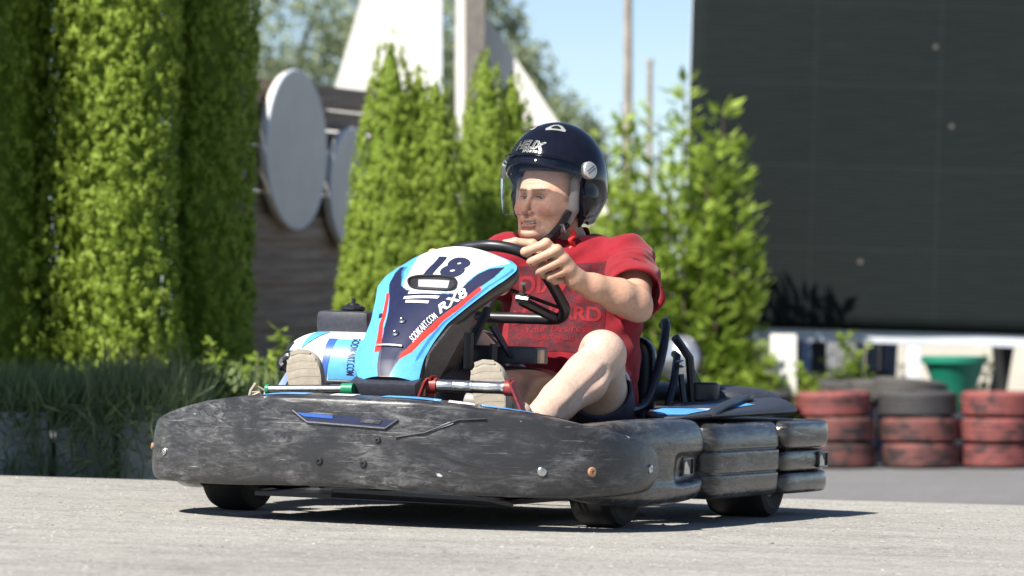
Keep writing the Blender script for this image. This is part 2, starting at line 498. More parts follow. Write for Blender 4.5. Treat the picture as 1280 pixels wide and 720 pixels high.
def catmull(pts, sub=6, closed=False):
    P = [Vector(p) for p in pts]; n = len(P); out = []
    segs = n if closed else n - 1
    for i in range(segs):
        if closed:
            p0, p1, p2, p3 = P[i - 1], P[i], P[(i + 1) % n], P[(i + 2) % n]
        else:
            p0, p1, p2, p3 = P[max(i - 1, 0)], P[i], P[i + 1], P[min(i + 2, n - 1)]
        for k in range(sub):
            t = k / sub
            out.append(0.5 * ((2 * p1) + (p2 - p0) * t + (2 * p0 - 5 * p1 + 4 * p2 - p3) * t * t + (3 * p1 - p0 - 3 * p2 + p3) * t ** 3))
    if not closed: out.append(P[-1])
    return out

def loft(name, rings, mat, parent, off=(0, 0, 0), sub=2, caps=True, closed_ring=True):
    n = len(rings[0]); v = [p for r in rings for p in r]; f = []
    for i in range(len(rings) - 1):
        for k in range(n if closed_ring else n - 1):
            f.append((i * n + k, i * n + (k + 1) % n, (i + 1) * n + (k + 1) % n, (i + 1) * n + k))
    if caps and closed_ring:
        f.append(tuple(range(n))[::-1]); f.append(tuple((len(rings) - 1) * n + k for k in range(n)))
    o = mesh_obj(name, v, f, mat, parent, True, off)
    bm = bmesh.new(); bm.from_mesh(o.data); bmesh.ops.recalc_face_normals(bm, faces=bm.faces); bm.to_mesh(o.data); bm.free()
    if sub:
        md = o.modifiers.new("subsurf", 'SUBSURF'); md.levels = sub; md.render_levels = sub
        bake(o)
    return o

def bake(o):
    dg = bpy.context.evaluated_depsgraph_get(); dg.update()
    me = bpy.data.meshes.new_from_object(o.evaluated_get(dg))
    old = o.data; o.modifiers.clear(); o.data = me; me.name = o.name
    bpy.data.meshes.remove(old)

def bvh_of(o):
    me = o.data
    return BVHTree.FromPolygons([v.co.copy() for v in me.vertices], [tuple(p.vertices) for p in me.polygons])

# ---- lettering and flat prints, laid on a surface
def text_tris(s, size=1.0, shear=0.0, bold=0.0, space=1.0, maxedge=0.15, align='CENTER'):
    cu = bpy.data.curves.new("lettering", 'FONT')
    cu.body = s; cu.size = 1.0; cu.shear = shear; cu.offset = bold; cu.space_character = space
    cu.align_x = align; cu.align_y = 'CENTER'; cu.resolution_u = 4
    o = bpy.data.objects.new("lettering", cu); C.objects.link(o)
    dg = bpy.context.evaluated_depsgraph_get(); dg.update()
    me = bpy.data.meshes.new_from_object(o.evaluated_get(dg))
    bpy.data.objects.remove(o); bpy.data.curves.remove(cu)
    bm = bmesh.new(); bm.from_mesh(me); bpy.data.meshes.remove(me)
    bmesh.ops.triangulate(bm, faces=bm.faces[:])
    for _ in range(3):
        es = [e for e in bm.edges if e.calc_length() > maxedge]
        if not es: break
        bmesh.ops.subdivide_edges(bm, edges=es, cuts=1)
        bmesh.ops.triangulate(bm, faces=bm.faces[:])
    bm.verts.index_update()
    v = np.array([x.co[:2] for x in bm.verts]); f = [[q.index for q in t.verts] for t in bm.faces]
    bm.free()
    return v * size, f

def poly_tris(poly, maxedge):
    bm = bmesh.new()
    vs = [bm.verts.new((p[0], p[1], 0)) for p in poly]
    bm.faces.new(vs)
    bmesh.ops.triangulate(bm, faces=bm.faces[:])
    for _ in range(6):
        es = [e for e in bm.edges if e.calc_length() > maxedge]
        if not es: break
        bmesh.ops.subdivide_edges(bm, edges=es, cuts=1)
        bmesh.ops.triangulate(bm, faces=bm.faces[:])
    bm.verts.index_update()
    v = np.array([x.co[:2] for x in bm.verts]); f = [[q.index for q in t.verts] for t in bm.faces]
    bm.free()
    return v, f

def lay(name, v2, f, fn, mat, parent, off=(0, 0, 0)):
    pts = [fn(a, b) for a, b in v2]
    ok = [p is not None for p in pts]
    pts = [p if p is not None else (0, 0, 0) for p in pts]
    f = [t for t in f if all(ok[i] for i in t)]
    if name in ('sticker', 'cover_print', 'slot', 'slot_sticker') and f:      # one flat print, one patch
        par = list(range(len(pts)))
        def find(i):
            while par[i] != i: par[i] = par[par[i]]; i = par[i]
            return i
        for t in f:
            if max((Vector(pts[a]) - Vector(pts[b])).length for a, b in ((t[0], t[1]), (t[1], t[2]), (t[0], t[2]))) > .08: continue
            for i in t[1:]: par[find(i)] = find(t[0])
        cnt = {}
        for t in f: cnt[find(t[0])] = cnt.get(find(t[0]), 0) + 1
        best = max(cnt, key=cnt.get)
        f = [t for t in f if all(find(i) == best for i in t)]
        use = sorted({i for t in f for i in t}); mp = {i: k for k, i in enumerate(use)}
        pts = [pts[i] for i in use]; f = [[mp[i] for i in t] for t in f]
    return mesh_obj(name, pts, f, mat, parent, True, off)

def ray_fn(bvh, origin, ux, uy, direction, lift=0.002):
    """maps (a,b) to the surface hit by a ray from origin+a*ux+b*uy along direction"""
    o = Vector(origin); ux = Vector(ux); uy = Vector(uy); d = Vector(direction).normalized()
    def fn(a, b):
        h = bvh.ray_cast(o + ux * a + uy * b, d)
        if h[0] is None: return None
        n = h[1] if h[1].dot(d) < 0 else -h[1]
        return tuple(h[0] + n * lift)
    return fn

# ---- signed distance modelling (one continuous skin)
def rc(P, a, b, r1, r2):
    a = np.asarray(a, float); b = np.asarray(b, float); ab = b - a
    t = np.clip(((P - a) @ ab) / (ab @ ab), 0, 1)
    return np.linalg.norm(P - a - t[:, None] * ab, axis=1) - (r1 + (r2 - r1) * t)
def ell(P, c, r, Rm=None):
    q = P - np.asarray(c, float)
    if Rm is not None: q = q @ Rm
    r = np.asarray(r, float)
    k0 = np.linalg.norm(q / r, axis=1); k1 = np.linalg.norm(q / (r * r), axis=1)
    return k0 * (k0 - 1) / np.maximum(k1, 1e-9)
def smin(a, b, k):
    h = np.clip(0.5 + 0.5 * (b - a) / k, 0, 1)
    return b + (a - b) * h - k * h * (1 - h)
def smax(a, b, k): return -smin(-a, -b, k)
def sdf_mesh(fn, lo, hi, h, B=8, margin=1.6):
    lo = np.asarray(lo, float); hi = np.asarray(hi, float)
    nb = np.ceil((hi - lo) / (h * B)).astype(int); n = nb * B + 1
    g = np.stack(np.meshgrid(*[np.arange(k) for k in nb], indexing='ij'), -1).reshape(-1, 3)
    cen = lo + (g + 0.5) * h * B
    dc = np.concatenate([fn(c) for c in np.array_split(cen, max(1, len(cen) // 200000))])
    D = np.empty(tuple(n), np.float32)
    act = np.abs(dc) < h * B * 0.87 * margin
    big = np.where(dc < 0, -1.0, 1.0).reshape(nb)
    D[:] = 1.0
    D[:-1, :-1, :-1] = np.repeat(np.repeat(np.repeat(big, B, 0), B, 1), B, 2)
    l = np.stack(np.meshgrid(*[np.arange(B + 1)] * 3, indexing='ij'), -1).reshape(-1, 3)
    ga = g[act] * B
    for ch in np.array_split(ga, max(1, len(ga) // 400)):
        if len(ch) == 0: continue
        idx = (ch[:, None, :] + l[None]).reshape(-1, 3)
        D[idx[:, 0], idx[:, 1], idx[:, 2]] = fn(lo + idx * h)
    S = D < 0
    cnt = np.zeros(tuple(n - 1), np.uint8)
    for dx in (0, 1):
        for dy in (0, 1):
            for dz in (0, 1):
                cnt += S[dx:n[0] - 1 + dx, dy:n[1] - 1 + dy, dz:n[2] - 1 + dz]
    cells = np.argwhere((cnt > 0) & (cnt < 8))
    ids = np.full(tuple(n - 1), -1, np.int32)
    ids[cells[:, 0], cells[:, 1], cells[:, 2]] = np.arange(len(cells))
    acc = np.zeros((len(cells), 3)); num = np.zeros(len(cells))
    cor = [(i, j, k) for i in (0, 1) for j in (0, 1) for k in (0, 1)]
    for a in cor:
        for ax in range(3):
            if a[ax]: continue
            b = list(a); b[ax] = 1
            ca = cells + a; cb = cells + b
            da = D[ca[:, 0], ca[:, 1], ca[:, 2]]; db = D[cb[:, 0], cb[:, 1], cb[:, 2]]
            m = (da < 0) != (db < 0)
            t = np.where(m, da / np.where(m, da - db, 1), 0)
            p = np.array(a, float)[None].repeat(len(cells), 0); p[:, ax] = t
            acc[m] += p[m]; num[m] += 1
    V = lo + (cells + acc / num[:, None]) * h
    F = []
    for ax in range(3):
        u, w = (ax + 1) % 3, (ax + 2) % 3
        sl0 = [slice(1, -1)] * 3; sl1 = [slice(1, -1)] * 3
        sl0[ax] = slice(0, n[ax] - 1); sl1[ax] = slice(1, n[ax])
        s0 = S[tuple(sl0)]; s1 = S[tuple(sl1)]
        e = np.argwhere(s0 != s1)
        inside = s0[e[:, 0], e[:, 1], e[:, 2]]
        base = e.copy(); base[:, u] += 1; base[:, w] += 1
        def cid(du, dw):
            q = base.copy(); q[:, u] -= du; q[:, w] -= dw
            return ids[q[:, 0], q[:, 1], q[:, 2]]
        q = np.stack([cid(1, 1), cid(0, 1), cid(0, 0), cid(1, 0)], 1)
        q[~inside] = q[~inside][:, ::-1]
        F.append(q)
    return V, np.concatenate(F)
def vnoise(P, scale, seed=0):
    """cheap smooth noise from a sum of sines"""
    r = np.random.default_rng(seed); o = np.zeros(len(P))
    for i in range(7):
        d = r.normal(size=3); d /= np.linalg.norm(d)
        o += np.sin((P @ d) * scale * r.uniform(0.6, 1.7) + r.uniform(0, 6.28))
    return o / 7

# ------------------------------------------------------------------ leaves
def leaf_mesh(name, pos, direc, side, length, width, mat, parent=None, tone=None, fold=0.25, off=(0, 0, 0)):
    """one 4-vertex diamond/leaf per row: base, left, tip, right, with a slight fold"""
    n = len(pos); direc = direc / np.linalg.norm(direc, axis=1)[:, None]
    side = side - direc * np.sum(side * direc, 1)[:, None]; side /= np.linalg.norm(side, axis=1)[:, None]
    nor = np.cross(direc, side)
    L = np.broadcast_to(length, n)[:, None]; W = np.broadcast_to(width, n)[:, None]
    mid = pos + direc * L * 0.45
    a = pos; b = mid + side * W * 0.5 + nor * W * fold; c = pos + direc * L; d = mid - side * W * 0.5 + nor * W * fold
    V = np.stack([a, b, c, d], 1).reshape(-1, 3) - np.asarray(off, float)
    me = bpy.data.meshes.new(name)
    me.vertices.add(4 * n); me.vertices.foreach_set('co', V.ravel())
    me.loops.add(6 * n); me.polygons.add(2 * n)
    i = np.arange(n)[:, None] * 4
    lp = (i + np.array([0, 1, 2, 0, 2, 3])).ravel()
    me.loops.foreach_set('vertex_index', lp)
    me.polygons.foreach_set('loop_start', np.arange(2 * n) * 3)
    me.update(calc_edges=True)
    t = RNG.random(n) if tone is None else tone
    at = me.attributes.new("tone", 'FLOAT', 'POINT'); at.data.foreach_set('value', np.repeat(t, 4).astype(np.float32))
    me.materials.append(mat)
    o = bpy.data.objects.new(name, me)
    return link(o, parent)

# ------------------------------------------------------------------ ground
def ground_z(X, Y):
    tilt = -0.03 * (X - 0.257)
    tilt = np.clip(tilt, -0.12, 0.14)
    ycrest = 14.55
    t = np.clip((Y - ycrest) / 7.0, 0, 1); t = t * t * (3 - 2 * t)
    near = tilt
    far = -0.52
    return near * (1 - t) + far * t
def build_ground():
    xs = np.concatenate([[-400, -120, -40, -12], np.linspace(-6, 8, 57), [14, 40, 120, 400]])
    ys = np.concatenate([[-60, -10, 0, 6], np.linspace(9, 24, 61), [27, 31, 36, 45, 70, 140, 400, 1200]])
    X, Y = np.meshgrid(xs, ys, indexing='ij'); Z = ground_z(X, Y)
    v = np.stack([X, Y, Z], -1).reshape(-1, 3); ny = len(ys); f = []
    for i in range(len(xs) - 1):
        for j in range(ny - 1):
            f.append((i * ny + j, (i + 1) * ny + j, (i + 1) * ny + j + 1, i * ny + j + 1))
    o = mesh_obj("ground", v, f, M['track'])
    o['kind'] = 'structure'
    o.data.materials.append(M['lane'])
    for p in o.data.polygons:
        if p.center.y > 15.4: p.material_index = 1
    return o
build_ground()

# exposed aggregate: small chips standing a few millimetres proud of the worn track
def chip_mat():
    m, nt, b = new_mat('aggregate_chips')
    a = nt.nodes.new("ShaderNodeAttribute"); a.attribute_name = "tone"
    r = ramp(nt, [(0.0, (.13, .126, .118)), (0.3, (.24, .232, .215)), (0.7, (.335, .325, .30)), (1.0, (.42, .41, .385))])
    nt.links.new(a.outputs['Fac'], r.inputs[0]); nt.links.new(r.outputs[0], b.inputs['Base Color'])
    b.inputs['Roughness'].default_value = .85; b.inputs['Specular IOR Level'].default_value = .25
    return m
def chips(n=120000):
    rg = np.random.default_rng(99)
    X = rg.uniform(-1.9, 1.95, n); Y = 9.1 + 5.8 * rg.random(n)
    dens = vnoise(np.stack([X * 1.0, Y * 1.0, 0 * X], 1), 5.0, 31) + vnoise(np.stack([X, Y, 0 * X], 1), 14.0, 32) * .6
    k = rg.random(n) < np.clip(.42 + .55 * dens, .05, 1); X = X[k]; Y = Y[k]; n = len(X)
    Z = ground_z(X, Y) - .0006
    w = rg.lognormal(-5.75, .42, n).clip(.0015, .009); h = w * rg.uniform(.22, .55, n)
    a = rg.random(n) * 6.283
    V = np.empty((n, 5, 3))
    for i in range(4):
        an = a + i * 1.5708 + rg.uniform(-.3, .3, n); rr = w * rg.uniform(.75, 1.25, n)
        V[:, i] = np.stack([X + np.cos(an) * rr, Y + np.sin(an) * rr, Z], 1)
    V[:, 4] = np.stack([X + rg.uniform(-.4, .4, n) * w, Y + rg.uniform(-.4, .4, n) * w, Z + h], 1)
    me = bpy.data.meshes.new("track_aggregate"); me.vertices.add(5 * n); me.vertices.foreach_set('co', V.ravel())
    me.loops.add(12 * n); me.polygons.add(4 * n)
    lp = (np.arange(n)[:, None] * 5 + np.array([0, 1, 4, 1, 2, 4, 2, 3, 4, 3, 0, 4])).ravel()
    me.loops.foreach_set('vertex_index', lp); me.polygons.foreach_set('loop_start', np.arange(4 * n) * 3); me.update(calc_edges=True)
    t = np.clip(.55 + .22 * rg.normal(size=n), 0, 1)
    at = me.attributes.new("tone", 'FLOAT', 'POINT'); at.data.foreach_set('value', np.repeat(t, 5).astype(np.float32))
    me.materials.append(chip_mat())
    o = bpy.data.objects.new("track_aggregate", me); link(o); o['kind'] = 'stuff'
chips()

# ------------------------------------------------------------------ the kart (own frame: x forward, y to its left, z up; origin under the front axle)
YAW = math.radians(-111); TILT = 0.03
KR = Matrix.Rotation(TILT, 3, 'Y') @ Matrix.Rotation(YAW, 3, 'Z')
KO = Vector((0.257, 12.5, 0.0)) - KR @ Vector((0, 0.56, 0))
KE = KR.to_euler()
kart = thing("go_kart", "black scuffed rental go-kart with blue and white fairing numbered 18", "go-kart", KO, KE)

def plan_normals(path):
    P = [Vector((p[0], p[1], 0)) for p in path]; out = []
    for i in range(len(P)):
        t = (P[min(i + 1, len(P) - 1)] - P[max(i - 1, 0)]).normalized()
        out.append(Vector((-t.y, t.x, 0)))
    return P, out
def plan_loft(name, path, profs, mat, parent, sign=1, sub=2):
    P, Nn = plan_normals(path); rings = []
    for p, n, pr in zip(P, Nn, profs):
        rings.append([(p.x + n.x * o * sign, p.y + n.y * o * sign, z) for o, z in pr])
    return loft(name, rings, mat, parent, sub=sub)

# --- front bumper: half path from the middle to the end, mirrored
half = [(0.592, 0.0, .345, .100), (0.591, .12, .345, .100), (0.588, .195, .344, .098), (0.580, .225, .343, .097), (0.555, .33, .336, .092), (0.512, .455, .322, .090),
        (0.455, .575, .306, .090), (0.400, .648, .292, .091), (0.30, .700, .275, .094), (0.18, .728, .256, .100), (0.095, .732, .238, .108), (0.035, .728, .216, .125), (0.008, .722, .190, .145)]
full = [(x, -y, a - .024 * min(1, max(0, (y - .45) / .22)), b) for x, y, a, b in half[::-1]] + half[1:]
def front_prof(zt, zb, end):
    H = zt - zb
    k = 0.35 if end else 1.0
    return [(-.07 * k, zb + .012), (-.030 * k, zb), (-.012, zb + .003), (-.004, zb + .016), (0, zb + .25 * H), (-.001, zb + .5 * H), (-.005 * k, zb + .80 * H), (-.010 * k, zt - .012), (-.013 * k, zt - .004), (-.020 * k, zt + .001),
            (-.040 * k, zt + .004), (-.15 * k, zt + .014), (-.15 * k, zt - .03), (-.06 * k, zt - .05), (-.06 * k, zb + .05)]
fb = plan_loft("front_bumper", [(p[0], p[1]) for p in full], [front_prof(p[2], p[3], i < 3 or i > len(full) - 4) for i, p in enumerate(full)], M['bumper'], kart, sign=-1)
FBV = bvh_of(fb)

# --- corner blocks behind the front bumper ends
def corner_block(s):
    path = [(.40, .575), (.30, .632), (.18, .675), (.06, .698), (-.06, .708), (-.16, .713), (-.19, .714), (-.27, .716), (-.345, .716), (-.395, .712), (-.412, .700), (-.418, .66), (-.42, .52)]
    tops = [.285, .290, .298, .303, .304, .304, .304, .303, .302, .298, .290, .285, .28]
    bots = [.10, .075, .062, .058, .058, .060, .061, .064, .068, .075, .082, .088, .09]
    profs = []
    for i, (t, b) in enumerate(zip(tops, bots)):
        g = 0.020 if 6 <= i <= 10 else 0.0
        profs.append([(-.10, b + .005), (-.03, b), (-.008, b + .010), (.002, b + .030), (.004, b + .058), (-g, b + .066), (-g - .001, .150), (-g, .200), (.004, .208), (.004, .240), (-.002, t - .030), (-.016, t - .006), (-.035, t), (-.12, t + .006)])
    path = [(x, y * s) for x, y in path]
    return plan_loft("corner_bumper", path, profs, M['pod'], kart, sign=-s)
cb = {s: corner_block(s) for s in (1, -1)}

# --- side bumper / pod and rear bumper end lobes
def side_pod(s):
    path = [(-.432, .50), (-.432, .66), (-.438, .712), (-.462, .728), (-.54, .736), (-.66, .742), (-.78, .745), (-.90, .747), (-.99, .747), (-1.012, .742), (-1.016, .68)]
    t = [.285, .287, .288, .288, .288, .288, .289, .290, .290, .288, .285]
    profs = []
    for i, tt in enumerate(t):
        b = .068
        g = .0 if i < 4 else .005
        profs.append([(-.09, b + .004), (-.02, b), (-.006, b + .008), (.004, b + .024), (.005, b + .066), (.004, b + .071), (-g, b + .0745), (.004, b + .078), (.005, b + .084), (.006, b + .134), (.005, b + .139), (-g, b + .143), (.003, b + .147), (.004, b + .154), (.002, tt - .040), (-.006, tt - .014), (-.018, tt - .003), (-.035, tt), (-.10, tt + .006)])
    return plan_loft("side_bumper", [(x, y * s) for x, y in path], profs, M['pod'], kart, sign=-s)
for s in (1, -1): side_pod(s)
def rear_bumper():
    # three stacked rolls running round the back of the kart
    base = [(-1.02, .755), (-1.10, .760), (-1.25, .764), (-1.40, .764), (-1.455, .756), (-1.485, .73), (-1.50, .66), (-1.505, .55), (-1.51, .30), (-1.51, 0)]
    root = None
    for nm, z0, z1, o in (("bumper_roll", .205, .290, .006), ("bumper_roll", .136, .203, -.004), ("bumper_roll", .070, .136, .004)):
        full_ = base + [(x, -y) for x, y in base[:-1][::-1]]
        zc = (z0 + z1) / 2; h = (z1 - z0) / 2
        profs = [[(-.10, zc - h), (-.02, zc - h * .99), (o - .006, zc - h * .93), (o, zc - h * .72), (o + .003, zc), (o, zc + h * .72), (o - .006, zc + h * .93), (-.02, zc + h * .99), (-.10, zc + h), (-.10, zc)] for _ in full_]
        if root is None:
            root = bpy.data.objects.new("rear_bumper", None); link(root, kart)
        plan_loft(nm, full_, profs, M['pod'], root, sign=-1, sub=2)
rear_bumper()

# --- covers on top of the side pods
def top_cover(s):
    rings = []
    for x, w0, w1, z0, z1 in ((-.36, .56, .66, .296, .302), (-.46, .50, .690, .300, .318), (-.60, .46, .700, .302, .325), (-.80, .44, .705, .303, .332), (-1.00, .43, .712, .305, .340), (-1.16, .42, .72, .306, .352), (-1.27, .42, .715, .308, .358), (-1.285, .42, .715, .308, .358), (-1.29, .42, .71, .309, .355)):
        rings.append([(x, w0 * s, z0), (x, (w1 - .02) * s, z0 - .006), (x, w1 * s, z0 + .006), (x, w1 * s, z0 + .016), (x, (w1 - .035) * s, z1 - .004), (x, (w1 - .10) * s, z1), (x, w0 * s, z1 + .004)])
    o = loft("side_cover", rings, M['blackcover'], kart, sub=1)
    return o
tc = {s: top_cover(s) for s in (1, -1)}
for s in (1, -1):
    b = bvh_of(tc[s])
    fn = ray_fn(b, (0, 0, 1), (1, 0, 0), (0, 1, 0), (0, 0, -1), .002)
    lay("sticker", *poly_tris([(-.40, .57 * s), (-.44, .645 * s), (-.62, .655 * s), (-.62, .53 * s), (-.47, .53 * s)], .03), fn, M['bluestick'], tc[s])
    lay("sticker", *poly_tris([(-.625, .655 * s), (-.78, .66 * s), (-.78, .56 * s), (-.625, .53 * s)], .03), fn, M['whitestick'], tc[s])
    lay("sticker", *poly_tris([(-.785, .66 * s), (-1.0, .668 * s), (-1.0, .60 * s), (-.785, .56 * s)], .03), fn, M['bluestick'], tc[s])
# raised rib on the pod edge
MB().tube(catmull([(-.52, .69, .318), (-.75, .66, .338), (-.95, .63, .350), (-1.05, .62, .352)], 4), .012, 8).build("cover_rib", M['blackcover'], tc[1])
MB().box((-1.07, .615, .355), (.06, .035, .018), bev=.004).build("latch", M['black'], tc[1])
# rear engine / tank cover
rings = []
for y, x0, x1, zt in ((.02, -1.14, -1.44, .385), (.10, -1.12, -1.45, .392), (.30, -1.12, -1.45, .392), (.50, -1.13, -1.45, .390), (.585, -1.16, -1.44, .383), (.63, -1.22, -1.42, .362), (.64, -1.24, -1.41, .345)):
    rings.append([(x0, y, .315), (x1, y, .315), (x1 - .004, y, zt - .03), (x1 + .02, y, zt), (x0 - .02, y, zt), (x0 + .004, y, zt - .03)])
loft("rear_cover", rings, M['blackcover'], kart, sub=1)

# --- floor, frame rails, axles
fl = MB()
fl.prism([(.40, -.33, .062), (.40, .33, .062), (.28, .38, .062), (-.95, .40, .062), (-.95, -.40, .062), (.28, -.38, .062)], (0, 0, .012))
fl.build("floor_pan", M['black'], kart, False)
fr = MB()
for y in (-.30, .30):
    fr.tube(catmull([(.46, y * 1.1, .12), (.2, y * 1.15, .09), (-.3, y * 1.2, .085), (-.9, y * 1.2, .09), (-1.35, y * 1.2, .13)], 4), .016, 8)
fr.tube([(.46, -.34, .12), (.46, .34, .12)], .016, 8)
fr.tube([(-.55, -.36, .075), (-.55, .36, .075)], .016, 8)
for s in (-1, 1):
    fr.tube([(.0, .30 * s, .08), (0, .50 * s, .125)], .02, 8)
fr.build("frame", M['darksteel'], kart)
MB().tube([(-1.07, -.60, .14), (-1.07, .60, .14)], .02, 12).build("rear_axle", M['darksteel'], kart)
MB().prism([(.50, -.05, .085), (.50, .40, .080), (.40, .44, .062), (.40, -.10, .066)], (0, 0, .01)).build("skid_plate", M['black'], kart, False)

# --- wheels
def wheel(y, x, R, W, steer=0):
    prof = [(R * .56, -W / 2 + .012), (R * .80, -W / 2), (R * .93, -W / 2 + .006), (R * .985, -W / 2 + .022), (R, -W / 4), (R * 1.004, 0), (R, W / 4), (R * .985, W / 2 - .022), (R * .93, W / 2 - .006), (R * .80, W / 2), (R * .56, W / 2 - .012)]
    w = bpy.data.objects.new("wheel", None); w.location = (x, y, R - .002); w.rotation_euler = (0, 0, steer); link(w, kart)
    MB().lathe(prof, (0, 0, 0), (0, 1, 0), 48, closed=True).build("tyre", M['rubber'], w)
    rm = MB(); rm.lathe([(R * .57, -W / 2 + .015), (R * .50, -W / 2 + .02), (R * .44, -.01), (R * .15, -.006), (R * .15, .006), (R * .44, .01), (R * .50, W / 2 - .02), (R * .57, W / 2 - .015)], (0, 0, 0), (0, 1, 0), 32)
    rm.build("rim", M['darksteel'], w)
for s in (-1, 1):
    wheel(.56 * s, 0, .132, .132, math.radians(-4))
    wheel(.62 * s, -1.07, .142, .19)

# --- bolts and prints on the front bumper, placed on its outer face
def on_bumper(y, z, d=(-1, 0, 0), o=(2, None, None)):
    h = FBV.ray_cast(Vector((2, y, z)), Vector((-1, 0, 0)))
    return h[0], h[1]
def on_bumper_side(x, z):
    h = FBV.ray_cast(Vector((x, 2, z)), Vector((0, -1, 0)))
    return h[0], h[1]
def bolt(p, n, r, mat, nm="bolt"):
    n = n if n.dot(Vector((1, .5, 0)) if p.y > -.3 else Vector((1, -.5, 0))) > 0 else -n
    MB().lathe([(r, -.002), (r, .003), (r * .75, .006), (r * .4, .0065), (r * .35, .003)], p, n, 12).build(nm, mat, fb)
for y, z, r, mt in ((-.055, .172, .011, 'darksteel'), (.075, .170, .011, 'darksteel'), (.115, .235, .009, 'darksteel'), (.545, .165, .013, 'steel'), (.655, .166, .014, 'rust'), (-.59, .175, .012, 'steel'), (-.665, .185, .010, 'rust')):
    bolt(*on_bumper(y, z), r, M[mt])
bolt(*on_bumper_side(.115, .172), .013, M['steel'])
fnF = ray_fn(FBV, (2, 0, 0), (0, 1, 0), (0, 0, 1), (-1, 0, 0), .002)
fnF2 = ray_fn(FBV, (2, 0, 0), (0, 1, 0), (0, 0, 1), (-1, 0, 0), .004)
lay("slot", *poly_tris([(-.135, .303), (.165, .290), (.135, .270), (-.095, .278)], .03), fnF, M['navystick'], fb)
lay("slot_sticker", *poly_tris([(-.13, .3015), (-.02, .297), (-.02, .288), (-.105, .291)], .03), fnF2, M['bluedark'], fb)
lay("slot_sticker", *poly_tris([(.065, .292), (.125, .289), (.118, .278), (.06, .281)], .03), fnF2, M['bumper'], fb)
h0 = [fnF2(*q) for q in ((-.140, .306), (-.095, .276), (.135, .267), (.170, .292))]
MB().tube(h0, .0035, 6).build("slot_lip", M['blackcover'], fb)
lay("scratch_mark", *poly_tris([(.245, .262), (.262, .264), (.318, .287), (.308, .291)], .02), fnF2, M['whitestick'], fb)
h1 = [fnF2(*q) for q in ((.165, .245), (.245, .260), (.33, .297), (.40, .302))]
MB().tube([p for p in h1 if p], .003, 6).build("panel_line", M['black'], fb)
# stickers on the deck of the bumper
fnT = ray_fn(FBV, (0, 0, 1), (1, 0, 0), (0, 1, 0), (0, 0, -1), .002)
for poly, mt in (([(.545, -.25), (.548, -.12), (.49, -.12), (.485, -.25)], 'bluestick'), ([(.548, -.05), (.548, .02), (.49, .02), (.49, -.05)], 'whitestick'), ([(.545, .10), (.53, .27), (.47, .25), (.485, .10)], 'bluestick'),
                 ([(.525, .29), (.50, .36), (.44, .33), (.468, .27)], 'whitestick'), ([(.49, .375), (.41, .50), (.355, .45), (.435, .345)], 'bluestick'), ([(.40, .51), (.31, .58), (.26, .53), (.345, .46)], 'whitestick'), ([(.30, .585), (.20, .62), (.17, .565), (.25, .535)], 'bluestick')):
    lay("sticker", *poly_tris(poly, .03), fnT, M[mt], fb)

# square holes (dark pocket with a bright bracket inside) on the bumper corners
def pocket(x, y, z, w, h, parent):
    b = MB()
    for q in ((x, y, z - h / 2), (x, y, z + h / 2)): b.box(q, (w + .012, .012, .006), bev=.002)
    for q in ((x - w / 2, y, z), (x + w / 2, y, z)): b.box(q, (.006, .012, h), bev=.002)
    f = b.build("socket_frame", M['pod'], parent)
    MB().box((x, y - .002, z), (w, .006, h)).build("socket", M['strap'], f, False)
    MB().prism([(x + w * .46, y + .003, z - h * .44), (x - w * .1, y + .003, z - h * .44), (x - w * .05, y + .003, z - h * .1), (x + w * .3, y + .003, z + h * .4), (x + w * .44, y + .003, z + h * .2)], (0, .003, 0)).build("bracket_tip", M['steel'], f, False)
pocket(-.30, .697, .168, .085, .046, cb[1])
pocket(-1.39, .763, .170, .085, .043, kart.children[-1] if False else [c for c in kart.children if c.name.startswith('rear_bumper')][0])

# --- nose fairing
NR = [(.385, -.060, .118), (.415, -.082, .114), (.445, -.095, .113), (.49, -.086, .126), (.54, -.083, .148), (.595, -.092, .197), (.64, -.104, .238), (.675, -.092, .274), (.700, -.068, .292), (.715, -.050, .287), (.728, -.038, .268), (.745, -.015, .222), (.756, .025, .180), (.762, .065, .130), (.764, .092, .098)]
NRz = np.array([r[0] for r in NR]); NRl = np.array([r[1] for r in NR]); NRr = np.array([r[2] for r in NR])
zz = np.array([r[0] for r in NR])
arc = np.concatenate([[0], np.cumsum(np.hypot(np.hypot(np.diff(NRz), np.diff(NRl)), np.diff(NRr)))]); arc /= arc[-1]
NN = np.array([.743, 0, .669])
def smooth1(x, y, xs):
    """monotone-ish smooth interpolation"""
    y0 = np.interp(xs, x, y)
    k = 9; w = np.hanning(k + 2)[1:-1]; w /= w.sum()
    p = np.pad(y0, k // 2, 'reflect', reflect_type='odd')
    return np.convolve(p, w, 'valid')
NV = 220; NU = 200
vs_ = np.linspace(0, 1, NV)
nz_ = smooth1(arc, NRz, vs_); nl_ = smooth1(arc, NRl, vs_); nr_ = smooth1(arc, NRr, vs_)
def fair(u, v):
    """u in -1..1 across, v in 0..1 upward"""
    z = np.interp(v, vs_, nz_); l = np.interp(v, vs_, nl_); r = np.interp(v, vs_, nr_)
    y = (l + r) / 2 + u * (r - l) / 2
    w = (r - l) / 2
    x = .663 - .9 * z
    b = .028 * np.minimum(1, w / .10) * (1 - np.abs(u) ** 2.2) + .022 * np.sin(np.pi * np.clip((z - .36) / .42, 0, 1))
    return np.stack([x + NN[0] * b, y, z + NN[2] * b], -1)
PAINT = {'blue': (.11, .40, .76), 'blue2': (.04, .20, .55), 'white': (.70, .70, .69), 'navy': (.016, .020, .060), 'red': (.62, .045, .03), 'grey': (.06, .065, .085)}
FAIR_POLYS = []   # filled below: (colour, polygon in u,v)
